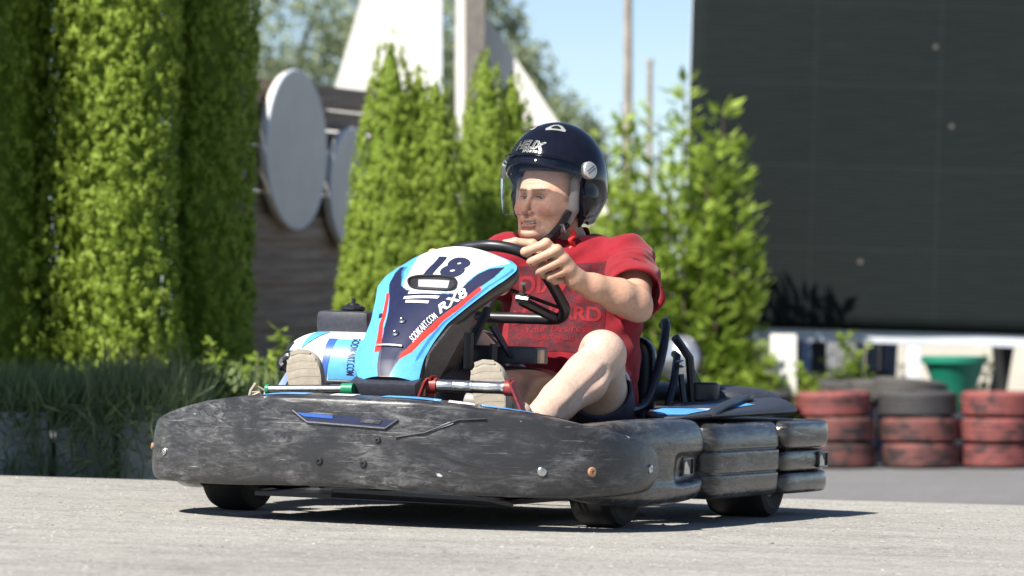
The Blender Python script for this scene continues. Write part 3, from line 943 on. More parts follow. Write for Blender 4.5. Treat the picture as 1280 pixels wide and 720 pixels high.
FAIR_POLYS = [
    ('white', [(-0.447, 0.411), (-0.508, 0.475), (-0.588, 0.543), (-0.869, 0.671), (-0.98, 0.863), (-0.045, 0.959), (0.849, 0.785), (0.91, 0.644), (0.608, 0.584), (0.548, 0.539), (0.558, 0.479), (0.638, 0.411), (0.176, 0.393)]),
    ('navy', [(-0.93, 0.594), (-0.769, 0.58), (-0.598, 0.502), (-0.508, 0.438), (-0.367, 0.411), (-0.146, 0.393), (0.266, 0.388), (0.608, 0.402), (0.588, 0.47), (0.568, 0.53), (0.638, 0.575), (0.809, 0.603), (0.839, 0.507), (0.839, 0.438), (0.799, 0.347), (0.749, 0.228), (0.508, 0.11), (-0.216, 0.11), (-0.437, 0.205), (-0.729, 0.411), (-0.829, 0.521)]),
    ('red', [(-0.779, 0.406), (-0.719, 0.402), (-0.518, 0.224), (-0.166, 0.1), (-0.367, 0.105), (-0.658, 0.228)]),
    ('red', [(0.819, 0.466), (0.92, 0.443), (0.92, 0.338), (0.869, 0.224), (0.658, 0.114), (0.367, 0.073), (0.226, 0.078), (0.487, 0.123), (0.719, 0.237), (0.799, 0.347)]),
    ('grey', [(-0.206, 0.114), (0.427, 0.114), (0.357, 0.068), (0.095, 0.0), (-0.126, 0.0), (-0.296, 0.0)]),
    ('navy', [(-0.146, 0.11), (0.357, 0.11), (0.246, 0.05), (0.085, 0.0), (-0.186, 0.0)]),
    ('blue2', [(0.93, 0.607), (0.98, 0.594), (0.94, 0.511), (0.96, 0.425), (0.97, 0.306), (0.93, 0.183), (0.889, 0.1), (0.809, 0.082), (0.849, 0.178), (0.92, 0.301), (0.899, 0.434)]),
    ('blue2', [(-0.839, 0.584), (-0.799, 0.589), (-0.608, 0.507), (-0.548, 0.466)]),
    ('navy', [(-0.799, 0.288), (-0.698, 0.283), (-0.668, 0.256), (-0.769, 0.26)]),
]
def inside(poly, px, py):
    c = np.zeros(px.shape, bool); n = len(poly)
    for i in range(n):
        x1, y1 = poly[i]; x2, y2 = poly[(i + 1) % n]
        if y1 == y2: continue
        m = ((y1 > py) != (y2 > py)) & (px < (x2 - x1) * (py - y1) / (y2 - y1) + x1)
        c ^= m
    return c
def build_fairing():
    U, V = np.meshgrid(np.linspace(-1, 1, NU), vs_, indexing='ij')
    P = fair(U, V)
    col = np.tile(np.array(PAINT['blue']), (NU, NV, 1))
    for cname, poly in FAIR_POLYS:
        m = inside(poly, U, V)
        col[m] = PAINT[cname]
    verts = P.reshape(-1, 3); f = []
    idx = np.arange(NU * NV).reshape(NU, NV)
    f = np.stack([idx[:-1, :-1], idx[1:, :-1], idx[1:, 1:], idx[:-1, 1:]], -1).reshape(-1, 4)
    o = mesh_obj("nose_fairing", verts, f, M['fairing'], kart)
    paint(o, col.reshape(-1, 3))
    # the folded-back rim of the shell
    b = MB(); rings = []
    edge = [fair(-1., v) for v in np.linspace(0, .999, 60)] + [fair(1., v) for v in np.linspace(.999, 0, 60)]
    edge = [Vector(p) for p in edge]
    cen = Vector(fair(0., .5))
    nn = Vector(NN)
    rings = []
    for i, p in enumerate(edge):
        out = (p - cen); out -= nn * out.dot(nn); out.normalize()
        t = min(1, max(0, (p.z - .36) / .4))
        d = .060 if p.y > cen.y else .05
        rings.append([p, p + out * .004 - nn * .012, p + out * .000 - nn * d * .6, p - out * .02 - nn * d, p - out * .03 - nn * d * .9, p - out * .014 - nn * .012])
    loft("fairing_edge", rings, M['undershell'], o, sub=1, caps=True)
    return o
fairing = build_fairing()
FN = Vector(NN)
def fair_fn(origin_uv, ex, ey, lift=.0015):
    """text plane -> (u,v) affine -> surface"""
    def fn(a, b):
        u = origin_uv[0] + a * ex[0] + b * ey[0]; v = origin_uv[1] + a * ex[1] + b * ey[1]
        p = fair(np.clip(u, -1, 1), np.clip(v, 0, 1)) + NN * lift
        return tuple(p)
    return fn
#FT<
FAIR_T = {'18': ((-0.015, 0.566), (0.352, -0.009), (-0.111, 0.073)), 'l1': ((0.035, 0.393), (0.332, 0.004), (-0.03, 0.018)), 'l2': ((0.025, 0.365), (0.362, 0.005), (-0.03, 0.019)), 'l3': ((0.015, 0.338), (0.261, 0.0), (-0.04, 0.018)), 'RX8': ((0.658, 0.365), (0.061, 0.064), (-0.11, 0.014)), 'site': ((0.568, 0.219), (0.08, 0.06), (-0.091, 0.009)), 'vent': ((0.035, 0.452), (0.422, 0.0), (-0.1, 0.041)), 'clip': ((-0.015, 0.128), (0.402, 0.0), (-0.04, 0.009)), 'b1': ((-0.015, 0.233), (0.09, 0.004), (-0.06, 0.018)), 'b2': ((-0.005, 0.178), (0.121, 0.0), (-0.06, 0.018))}
def fair_text(s, key, size_px=1.0, bold=0.03, shear=0.0, mat='whitestick'):
    """lettering scaled so its half-width / half-height match the print's own frame"""
    c, ex, ey = FAIR_T[key]
    v, f = text_tris(s, 1.0, shear, bold, 1.0, .12)
    v[:, 0] = (v[:, 0] - (v[:, 0].max() + v[:, 0].min()) / 2) / ((v[:, 0].max() - v[:, 0].min()) / 2)
    v[:, 1] = (v[:, 1] - (v[:, 1].max() + v[:, 1].min()) / 2) / ((v[:, 1].max() - v[:, 1].min()) / 2)
    return lay("lettering", v, f, fair_fn(c, ex, ey), M[mat], fairing)
fair_text("18", '18', mat='navystick', bold=.06, shear=.18)
for k_ in ('l1', 'l2', 'l3'):
    c_, ex_, ey_ = FAIR_T[k_]
    lay("stripe", *poly_tris([(-1, -.4), (.95, -.4), (1, .4), (-.95, .4)], .3), fair_fn(c_, ex_, ey_), M['whitestick'], fairing)
fair_text("RX8", 'RX8', shear=.3)
fair_text("SODIKART.COM", 'site', bold=.01)
# air slot in the fairing: dark recess with a grey grille plate
c_, ex_, ey_ = FAIR_T['vent']
ell_ = [(math.copysign(abs(math.cos(t)) ** .6, math.cos(t)), math.copysign(abs(math.sin(t)) ** .6, math.sin(t))) for t in np.linspace(0, 2 * math.pi, 28, endpoint=False)]
lay("air_slot", *poly_tris(ell_, .2), fair_fn(c_, ex_, ey_, .002), M['black'], fairing)
fnv = fair_fn(c_, ex_, ey_, .004)
MB().tube([fnv(a, b) for a, b in ell_], .004, 8, closed=True).build("slot_rim", M['black'], fairing)
lay("grille_plate", *poly_tris([(-.62, -.82), (.68, -.82), (.74, .38), (-.56, .38)], .3), fair_fn(c_, ex_, ey_, .0035), M['plate'], fairing)
for k_ in ('b1', 'b2'):
    fnv = fair_fn(*FAIR_T[k_], .0)
    MB().lathe([(.009, -.002), (.010, .004), (.005, .007), (.004, .014), (.002, .015)], fnv(0, 0), FN, 12).build("clip", M['steel'], fairing)
fnv = fair_fn(*FAIR_T['clip'], .004)
MB().tube([fnv(a, 0) for a in (-.9, -.4, 0, .5, .95)], .0045, 6).build("clasp", M['steel'], fairing)
#FT>

# fairing support: dark foot, side fin, struts, column
foot = MB()
foot.box((.318, .022, .374), (.06, .20, .044), Matrix.Rotation(math.radians(20), 3, 'Y'), bev=.008)
foot.build("fairing_foot", M['blackcover'], kart)
MB().box((.28, .015, .338), (.06, .13, .05), bev=.006).build("fairing_bracket", M['black'], kart)
MB().prism([(.30, .098, .36), (.26, .112, .47), (.14, .165, .60), (.08, .18, .60), (.16, .13, .46), (.24, .105, .345)], (-.004, .012, 0)).build("side_fin", M['undershell'], kart, False)
MB().box((.292, .116, .372), (.012, .022, .040), bev=.003).build("fin_sticker", M['beige'], kart)
MB().tube([(.26, .02, .36), (.14, .02, .10)], .016, 10).build("fairing_strut", M['black'], kart)
MB().tube([(-.25, .13, .68), (.05, .10, .35), (.12, .09, .10)], .013, 10).build("steering_column", M['darksteel'], kart)
MB().prism([(-.05, .175, .55), (-.08, .18, .555), (-.12, .215, .475), (-.10, .225, .46), (-.085, .222, .465)], (.008, .012, 0)).build("column_bracket", M['blackcover'], kart, False)
MB().tube([(-.02, .13, .53), (-.02, .13, .30)], .015, 8).tube([(-.06, .19, .50), (-.06, .19, .30)], .012, 8).build("column_support", M['black'], kart)
# tank and tunnel between the driver's legs
rings = []
for x, w, zt in ((.14, .09, .33), (.11, .145, .385), (.03, .165, .43), (-.12, .168, .440), (-.26, .165, .435), (-.36, .15, .40), (-.38, .12, .36)):
    rings.append([(x, .20 - w, .08), (x, .20 + w, .08), (x, .20 + w, zt - .06), (x, .20 + w - .03, zt - .01), (x, .20 + w - .08, zt), (x, .20 - w + .08, zt), (x, .20 - w + .03, zt - .01), (x, .20 - w, zt - .06)])
loft("fuel_tank", rings, M['brown'], kart, sub=2)
bx = MB().box((-.15, .205, .470), (.10, .20, .050), bev=.008).build("battery_box", M['blackcover'], kart)
MB().box((-.125, .308, .468), (.035, .014, .040), bev=.005).build("box_end", M['beige'], bx)

# --- steering wheel
WP = [(-.1545, .03, .763), (-.140, .10, .776), (-.137, .158, .779), (-.150, .222, .767), (-.178, .258, .742), (-.242, .283, .687), (-.299, .295, .637), (-.341, .297, .601), (-.368, .267, .577), (-.371, .199, .575), (-.371, .125, .575), (-.371, .05, .575), (-.366, -.02, .579), (-.335, -.055, .607), (-.28, -.055, .654), (-.215, -.035, .712)]
swr = bpy.data.objects.new("steering_wheel", None); link(swr, kart)
wpts = catmull(WP, 6, True)
MB().tube(wpts, .0165, 14, closed=True).build("wheel_rim", M['black'], swr)
sp = MB()
hub = Vector((-.25, .125, .665))
for q in (WP[7], WP[12], (-.1545, .03, .763)):
    q = Vector(q); sp.prism([hub + Vector((0, .012, .0)), hub + Vector((0, -.012, 0)), q + Vector((0, -.010, 0)), q + Vector((0, .010, 0))], (.003, 0, .005))
sp.build("wheel_spokes", M['darksteel'], swr, False)
MB().lathe([(.03, -.01), (.035, .0), (.03, .012)], hub, (-.656, 0, .755), 20).build("wheel_hub", M['steel'], swr)
MB().tube([(-.235, .195, .635), (-.22, .215, .655), (-.20, .220, .675)], .008, 8).tube([(-.23, .19, .632), (-.235, .225, .628)], .012, 8).build("column_clamp", M['steel'], swr)
MB().tube([(-.24, .20, .625), (-.30, .245, .595), (-.36, .262, .579)], .015, 8).build("lower_spoke", M['black'], swr)

# --- pedals
p1 = bpy.data.objects.new("pedal", None); link(p1, kart)
MB().lathe([(.012, 0), (.0175, .004), (.0175, .05), (.0185, .052), (.0185, .056), (.0175, .058), (.0175, .10), (.0185, .102), (.0185, .106), (.0175, .108), (.0175, .19), (.0185, .192), (.0185, .20), (.012, .204)], (.36, .19, .384), (0, 1, 0), 20).build("pedal_roller", M['steel'], p1)
for y, sgn in ((.176, -1), (.404, 1)):
    b = MB()
    b.prism([(.385, y, .410), (.34, y, .412), (.30, y + .03 * sgn, .30), (.33, y + .035 * sgn, .29)], (0, .006, 0))
    b.prism([(.40, y + .012 * sgn, .395), (.375, y + .012 * sgn, .405), (.36, y + .06 * sgn, .28), (.385, y + .065 * sgn, .27)], (0, .006, 0))
    b.tube([(.36, y - .012, .384), (.36, y + .016, .384)], .022, 14)
    b.build("pedal_bracket", M['redpaint'], p1)
p2 = bpy.data.objects.new("pedal", None); link(p2, kart)
MB().tube([(.36, -.315, .357), (.36, -.068, .366)], .0115, 14).build("pedal_bar", M['steel'], p2)
MB().tube([(.36, -.092, .365), (.36, -.058, .366)], .017, 14).build("end_cap", M['greencap'], p2)
MB().tube([(.36, -.322, .3565), (.36, -.312, .357)], .014, 14).build("end_cap", M['greencap'], p2)
MB().tube([(.36, -.30, .357), (.26, -.27, .15)], .010, 10).build("pedal_arm", M['darksteel'], p2)

# --- seat
rings = []
side = [(-.42, .16, .15), (-.50, .10, .19), (-.62, .075, .20), (-.76, .08, .20), (-.87, .13, .205), (-.935, .24, .21), (-.965, .36, .215), (-.985, .47, .205), (-1.0, .545, .175)]
def seat_ring(i):
    x, z, w = side[i]; k = i / (len(side) - 1)
    up = .10 + .06 * math.sin(k * math.pi)
    fx = 0.0 if k < .4 else min(1, (k - .4) / .35)
    yc = .19
    def pt(a, b):   # a across, b "towards the sitter"
        return (x + b * fx, yc + a, z + b * (1 - fx))
    outer = [pt(-w, up), pt(-w * .98, up * .5), pt(-w * .8, .02), pt(-w * .4, 0), pt(w * .4, 0), pt(w * .8, .02), pt(w * .98, up * .5), pt(w, up)]
    th = .012
    inner = [pt(w - .012, up + .004), pt(w * .98 - th, up * .5), pt(w * .8 - .006, .02 + th), pt(w * .4, th), pt(-w * .4, th), pt(-w * .8 + .006, .02 + th), pt(-w * .98 + th, up * .5), pt(-w + .012, up + .004)]
    return outer + inner
loft("seat", [seat_ring(i) for i in range(len(side))], M['navyblack'], kart, sub=2)
MB().tube(catmull([(-.62, .405, .31), (-.73, .412, .33), (-.80, .418, .40), (-.86, .418, .48), (-.91, .410, .545), (-.95, .395, .575), (-.985, .375, .565)], 5), .014, 10).build("seat_edge", M['navyblack'], kart)
st = MB()
st.tube([(-.80, .455, .29), (-.90, .445, .40), (-.965, .43, .475), (-1.0, .41, .48)], .012, 8)
st.tube([(-.95, .47, .28), (-.96, .445, .42)], .010, 8)
st.tube([(-1.05, .46, .30), (-1.05, .44, .47), (-1.0, .41, .53)], .014, 8)
st.build("seat_stay", M['navyblack'], kart)
MB().lathe([(.012, -.01), (.012, .01), (.008, .014)], (-.93, .452, .452), (.5, 1, .1), 10).build("stay_bolt", M['steel'], kart)
MB().lathe([(.055, 0), (.062, .01), (.06, .055), (.05, .062)], (-1.10, .46, .335), (0, 0, 1), 20).build("filler_cap", M['black'], kart)
MB().prism([(-1.04, .44, .47), (-1.04, .443, .468), (-1.08, .50, .35), (-1.08, .495, .35)], (.003, 0, 0)).build("cable", M['steel'], kart, False)

# --- engine side: printed cover, air box, cap, brackets
rings = []
EC = []
for k, (z, x, yl, yr) in enumerate(((.375, -.10, -.485, -.19), (.40, -.095, -.498, -.185), (.44, -.10, -.505, -.185), (.475, -.115, -.500, -.190), (.500, -.14, -.480, -.195), (.516, -.18, -.45, -.20), (.522, -.24, -.43, -.21), (.518, -.34, -.42, -.22))):
    ring = []
    for t in np.linspace(0, 1, 9):
        y = yl + (yr - yl) * t
        ring.append((x - .05 * (2 * t - 1) ** 4 - (0.02 if t < .1 else 0), y, z))
    EC.append(ring)
ec = loft("engine_cover", EC, M['whitestick'], kart, sub=2, closed_ring=False, caps=False)
md = ec.modifiers.new("solid", 'SOLIDIFY'); md.thickness = .006; md.offset = -1; bake(ec)
EV = bvh_of(ec)
efn = ray_fn(EV, (1, 0, 0), (0, 1, 0), (0, 0, 1), (-1, 0, -.12), .0015)
efn2 = ray_fn(EV, (1, 0, 0), (0, 1, 0), (0, 0, 1), (-1, 0, -.12), .003)
Z0 = .13
lay("cover_print", *poly_tris([(-.335, .385 + Z0), (-.335, .50 + Z0), (-.33, .635), (-.215, .635), (-.21, .385 + Z0)], .02), efn, M['bluestick'], ec)
lay("cover_print", *poly_tris([(-.355, .51), (-.352, .635), (-.325, .635), (-.34, .51)], .02), efn2, M['bluedark'], ec)
lay("cover_print", *poly_tris([(-.43, .60), (-.42, .66), (-.37, .66), (-.42, .61)], .02), efn2, M['bluestick'], ec)
lay("cover_print", *poly_tris([(-.51, .47), (-.51, .60), (-.482, .625), (-.470, .625), (-.488, .59), (-.492, .47)], .02), efn2, M['navystick'], ec)
v, f = text_tris("SODIKART.COM", .030, 0, .01, 1.0, .3)
v2 = np.stack([-.268 + v[:, 1], .583 - v[:, 0] * .50], 1)
lay("lettering", v2, f, efn2, M['navystick'], ec)
MB().box((-.13, -.255, .365), (.05, .15, .018), bev=.005).build("cover_sill", M['blackcover'], kart)
# small printed plate at the inner edge
MB().box((-.085, -.185, .445), (.02, .05, .085), Matrix.Rotation(math.radians(12), 3, 'X'), bev=.006).build("plate", M['navystick'], kart)
MB().box((-.072, -.176, .445), (.006, .024, .06), bev=.002).build("plate_print", M['whitestick'], kart)
MB().box((-.074, -.200, .445), (.006, .008, .07), bev=.002).build("plate_print", M['redstick'], kart)
ab = MB().box((-.30, -.352, .548), (.15, .165, .066), bev=.018).build("air_box", M['blackcover'], kart)
MB().lathe([(.030, 0), (.036, .004), (.036, .012), (.026, .016), (.02, .017), (.016, .022), (.006, .024), (.006, .036), (.003, .038)], (-.30, -.347, .581), (0, 0, 1), 24).build("cap", M['black'], ab)
MB().box((-.29, -.20, .47), (.12, .03, .03)).build("engine_block", M['darksteel'], kart)
MB().box((-.32, -.33, .26), (.30, .26, .22), bev=.02).build("engine", M['black'], kart)
MB().tube(catmull([(.12, -.33, .37), (.13, -.355, .405), (.13, -.38, .425), (.12, -.36, .445), (.10, -.32, .44)], 5), [.010] * 8 + [.016] * 6 + [.02] * 7, 10).build("hose", M['black'], kart)
MB().prism([(.20, -.375, .34), (.20, -.35, .34), (.16, -.335, .40), (.16, -.35, .405)], (-.01, 0, .004)).build("guide_plate", M['bluedark'], kart, False)
b = MB(); r_ = random.Random(3)
for i in range(5):
    y0 = -.455 + i * .014; p = [(.16 + r_.uniform(-.02, .02), y0, .325), (.17, y0 + r_.uniform(-.01, .02), .345 + r_.uniform(-.012, .014)), (.15, y0 + .02, .34 + r_.uniform(-.01, .012))]
    b.tube(p, .0045, 6)
b.tube([(.17, -.46, .325), (.17, -.455, .348), (.16, -.445, .368)], .004, 6)
b.build("cable_loom", M['sole'], kart)

# ------------------------------------------------------------------ the driver (modelled in the kart's frame)
PB = np.array([-.70, .18, .10])
person = thing("person", "man in black open-face helmet and red t-shirt driving the go-kart, hands on the wheel", "person", KO + KR @ Vector(PB), KE)
HC = np.array([-.675, .132, .985]); hy = math.radians(-19)
HR = np.array([[math.cos(hy), -math.sin(hy), 0], [math.sin(hy), math.cos(hy), 0], [0, 0, 1]])   # columns: face forward, face left, up
hp = math.radians(-4)
HR = HR @ np.array([[math.cos(hp), 0, math.sin(hp)], [0, 1, 0], [-math.sin(hp), 0, math.cos(hp)]])
def hl(p): return HC + HR @ np.asarray(p, float)
SH_L = (-.680, .368, .750); SH_R = (-.66, -.015, .745)
EL_L = (-.435, .480, .625); WR_L = (-.250, .362, .690)
EL_R = (-.43, -.16, .60); WR_R = (-.29, -.085, .665)
HIP_L = (-.60, .29, .235); KN_L = (-.215, .462, .478); AN_L = (.135, .375, .262)
HIP_R = (-.60, .09, .235); KN_R = (-.16, .045, .515); AN_R = (.13, -.20, .27)
FING = [((-.168, .300, .790), (-.138, .247, .764)), ((-.178, .330, .773), (-.150, .262, .738)), ((-.193, .345, .746), (-.170, .278, .711)), ((-.209, .354, .719), (-.192, .303, .694))]
def hand_left(P):
    d = None
    wr = np.array(WR_L)
    for i, (K, Pp) in enumerate(FING):
        K = np.array(K); Pp = np.array(Pp)
        q = rc(P, wr + (K - wr) * .12, K + (wr - K) * .06, .021, .0155)
        d = q if d is None else smin(d, q, .014)
    d2 = None
    for i, (K, Pp) in enumerate(FING):
        K = np.array(K); Pp = np.array(Pp)
        r = (.0128, .0130, .0124, .0112)[i]
        D = Pp + np.array([-.032, .004, -.010]); T = D + np.array([-.016, .016, .002])
        f = smin(rc(P, K, Pp, r * 1.1, r), smin(rc(P, Pp, D, r, r * .92), rc(P, D, T, r * .92, r * .8), .005), .006)
        f = smin(f, np.linalg.norm(P - K - np.array([.004, 0, .002]), axis=1) - r * 1.05, .006)
        d = smin(d, f, .0035)
        d2 = f if d2 is None else np.minimum(d2, f)
    # thumb along the far side of the rim
    t0 = wr * .5 + np.array(FING[0][0]) * .5 + np.array([-.02, -.012, -.006])
    t1 = np.array([-.200, .245, .787]); t2 = np.array([-.180, .200, .792]); t3 = np.array([-.172, .172, .789])
    th = smin(rc(P, t0, t1, .018, .0145), smin(rc(P, t1, t2, .014, .0125), rc(P, t2, t3, .0125, .010), .006), .008)
    return smin(d, th, .010)
def hand_right(P):
    wr = np.array(WR_R); d = None
    for i in range(4):
        K = np.array([-.205 - .018 * i, -.062 - .006 * i, .752 - .020 * i]); Pp = np.array([-.185 - .02 * i, -.025 - .006 * i, .748 - .021 * i]) + np.array([.004, 0, 0])
        r = (.0125, .0128, .0122, .011)[i]; D = Pp + np.array([-.03, .014, -.004]); T = D + np.array([-.016, -.012, -.002])
        q = smin(rc(P, wr, K, .021, .0155), rc(P, K, Pp, r * 1.1, r), .008)
        q = smin(q, smin(rc(P, Pp, D, r, r * .9), rc(P, D, T, r * .9, r * .8), .005), .005)
        d = q if d is None else smin(d, q, .008)
    th = smin(rc(P, wr, (-.275, -.05, .735), .018, .015), rc(P, (-.275, -.05, .735), (-.235, -.01, .765), .014, .011), .008)
    return smin(d, th, .01)
def head(P):
    Q = (P - HC) @ HR - np.array([.012, 0, .001])
    d = ell(Q, (-.005, 0, -.035), (.104, .092, .120))
    d = smin(d, ell(Q, (.034, 0, -.100), (.066, .079, .085)), .03)
    d = smin(d, ell(Q, (.072, .0, -.160), (.032, .043, .029)), .025)       # chin
    for s in (-1, 1):
        d = smin(d, ell(Q, (.063, .047 * s, -.093), (.031, .029, .025)), .018)   # cheeks
        d = smin(d, rc(Q, (.010, .076 * s, -.10), (.050, .050 * s, -.163), .018, .017), .03)  # jaw
        d = smin(d, rc(Q, (.097, .011 * s, -.0425), (.082, .047 * s, -.0405), .0085, .0075), .010)  # brow
        d = smax(d, -ell(Q, (.105, .030 * s, -.0605), (.0215, .021, .0108)), .009)  # eye socket
        d = smin(d, rc(Q, (.0885, .017 * s, -.0550), (.0780, .046 * s, -.0565), .0044, .0040), .0025)  # upper lid
        d = smin(d, rc(Q, (.0875, .017 * s, -.0676), (.0780, .045 * s, -.0664), .0036, .0034), .0025)  # lower lid
        d = smin(d, rc(Q, (.0885, .020 * s, -.0745), (.0780, .042 * s, -.0735), .0040, .0035), .006)  # bag below the eye
        d = smin(d, ell(Q, (.106, .0130 * s, -.1105), (.0105, .0085, .0080)), .005)  # nostril wing
        d = smax(d, -ell(Q, (.1165, .0065 * s, -.1165), (.006, .0042, .0035)), .002)  # nostril
        d = smax(d, -rc(Q, (.109, .0195 * s, -.113), (.088, .043 * s, -.145), .0042, .0040), .007)  # smile fold
        d = smax(d, -rc(Q, (.0815, .052 * s, -.0615), (.066, .066 * s, -.058 - .008 * s), .0016, .0012), .004)  # crow's foot
    d = smin(d, rc(Q, (.0965, 0, -.054), (.1185, 0, -.098), .0072, .0100), .009)   # nose
    d = smin(d, ell(Q, (.1215, 0, -.1045), (.0105, .0112, .0092)), .006)
    d = smin(d, ell(Q, (.089, 0, -.134), (.023, .032, .018)), .012)       # muzzle
    d = smin(d, rc(Q, (.1075, -.020, -.1335), (.1085, .0, -.1322), .0042, .0048), .004)
    d = smin(d, rc(Q, (.1085, .0, -.1322), (.1045, .026, -.1318), .0048, .0040), .004)
    d = smin(d, rc(Q, (.1040, -.018, -.1492), (.1030, .022, -.1475), .0058, .0055), .005)
    d = smax(d, -rc(Q, (.1125, -.022, -.1408), (.1120, .004, -.1402), .0034, .0046), .0022)  # open, grimacing mouth
    d = smax(d, -rc(Q, (.1120, .004, -.1402), (.1060, .0315, -.1362), .0046, .0030), .0022)
    d = smax(d, -rc(Q, (.104, -.014, -.1600), (.103, .014, -.1600), .003, .003), .008)  # crease above the chin
    for z_ in (-.024, -.015):
        d = smax(d, -rc(Q, (.099, -.030, z_), (.0995, .030, z_ + .002), .0014, .0014), .005)   # brow wrinkles
    d = smin(d, rc(P, hl((-.02, 0, -.12)), (-.715, .165, .78), .060, .068), .03)     # neck
    return d
def limb(P, pts):
    d = None
    for (a, r1), (b, r2) in zip(pts[:-1], pts[1:]):
        q = rc(P, a, b, r1, r2); d = q if d is None else smin(d, q, .02)
    return d
def mid(a, b, t, o=(0, 0, 0)): return tuple(np.array(a) * (1 - t) + np.array(b) * t + np.array(o))
def arm_left(P):
    d = limb(P, [(SH_L, .058), (mid(SH_L, EL_L, .5), .056), (EL_L, .046)])
    d = smin(d, limb(P, [(EL_L, .044), (mid(EL_L, WR_L, .30, (0, .002, .002)), .0475), (mid(EL_L, WR_L, .7), .036), (WR_L, .029)]), .022)
    d = smin(d, rc(P, mid(EL_L, WR_L, .05, (.0, .012, .018)), mid(EL_L, WR_L, .5, (0, .008, .014)), .030, .024), .02)
    return smin(d, ell(P, np.array(EL_L) + np.array([-.012, .012, -.020]), (.03, .03, .03)), .015)
def leg_left(P):
    d = limb(P, [(HIP_L, .105), (mid(HIP_L, KN_L, .55), .086), (KN_L, .064)])
    d = smin(d, ell(P, np.array(KN_L) + np.array([.018, .0, .014]), (.050, .050, .046)), .03)
    d = smin(d, limb(P, [(KN_L, .058), (mid(KN_L, AN_L, .28, (-.018, .0, -.014)), .064), (mid(KN_L, AN_L, .6, (-.006, 0, -.004)), .052), (AN_L, .038)]), .03)
    d = smin(d, rc(P, mid(KN_L, AN_L, .15, (.02, -.012, .018)), mid(KN_L, AN_L, .9, (.010, -.006, .012)), .030, .022), .025)
    kd = np.array(KN_L)
    d = smax(d, -ell(P, kd + np.array([.052, -.056, -.006]), (.020, .018, .034)), .035)
    d = smax(d, -rc(P, mid(KN_L, AN_L, .2, (.012, .066, .0)), mid(KN_L, AN_L, .75, (.004, .056, .0)), .012, .008), .02)
    return d
def leg_right(P):
    d = limb(P, [(HIP_R, .105), (mid(HIP_R, KN_R, .55), .086), (KN_R, .064)])
    return smin(d, limb(P, [(KN_R, .058), (mid(KN_R, AN_R, .3, (-.01, 0, -.01)), .060), (AN_R, .038)]), .03)
def torso(P, g=0.0):
    d = ell(P, (-.665, .185, .415), (.168 + g, .208 + g, .20 + g))
    d = smin(d, ell(P, (-.715, .180, .60), (.142 + g, .205 + g, .20 + g)), .08)
    d = smin(d, rc(P, mid(SH_R, SH_L, .06), mid(SH_R, SH_L, .94), .062 + g, .062 + g), .07)
    d = smin(d, rc(P, (-.705, .165, .775), (-.712, .165, .815), .078 + g, .06 + g), .05)
    d = smin(d, ell(P, (-.70, .19, .24), (.16 + g, .20 + g, .13 + g)), .06)
    return d
def body(P):
    d = torso(P, -.02)
    d = smin(d, smin(limb(P, [(SH_R, .056), (EL_R, .045), (mid(EL_R, WR_R, .3), .046), (WR_R, .029)]), hand_right(P), .018), .02)
    d = np.minimum(d, smin(leg_left(P), leg_right(P), .01))
    d = smin(d, rc(P, AN_L, np.array(AN_L) + np.array([.04, -.01, .05]), .036, .034), .02)
    d = smin(d, rc(P, AN_R, np.array(AN_R) + np.array([.04, -.01, .05]), .036, .034), .02)
    return d
def left_arm(P): return smin(arm_left(P), hand_left(P), .018)
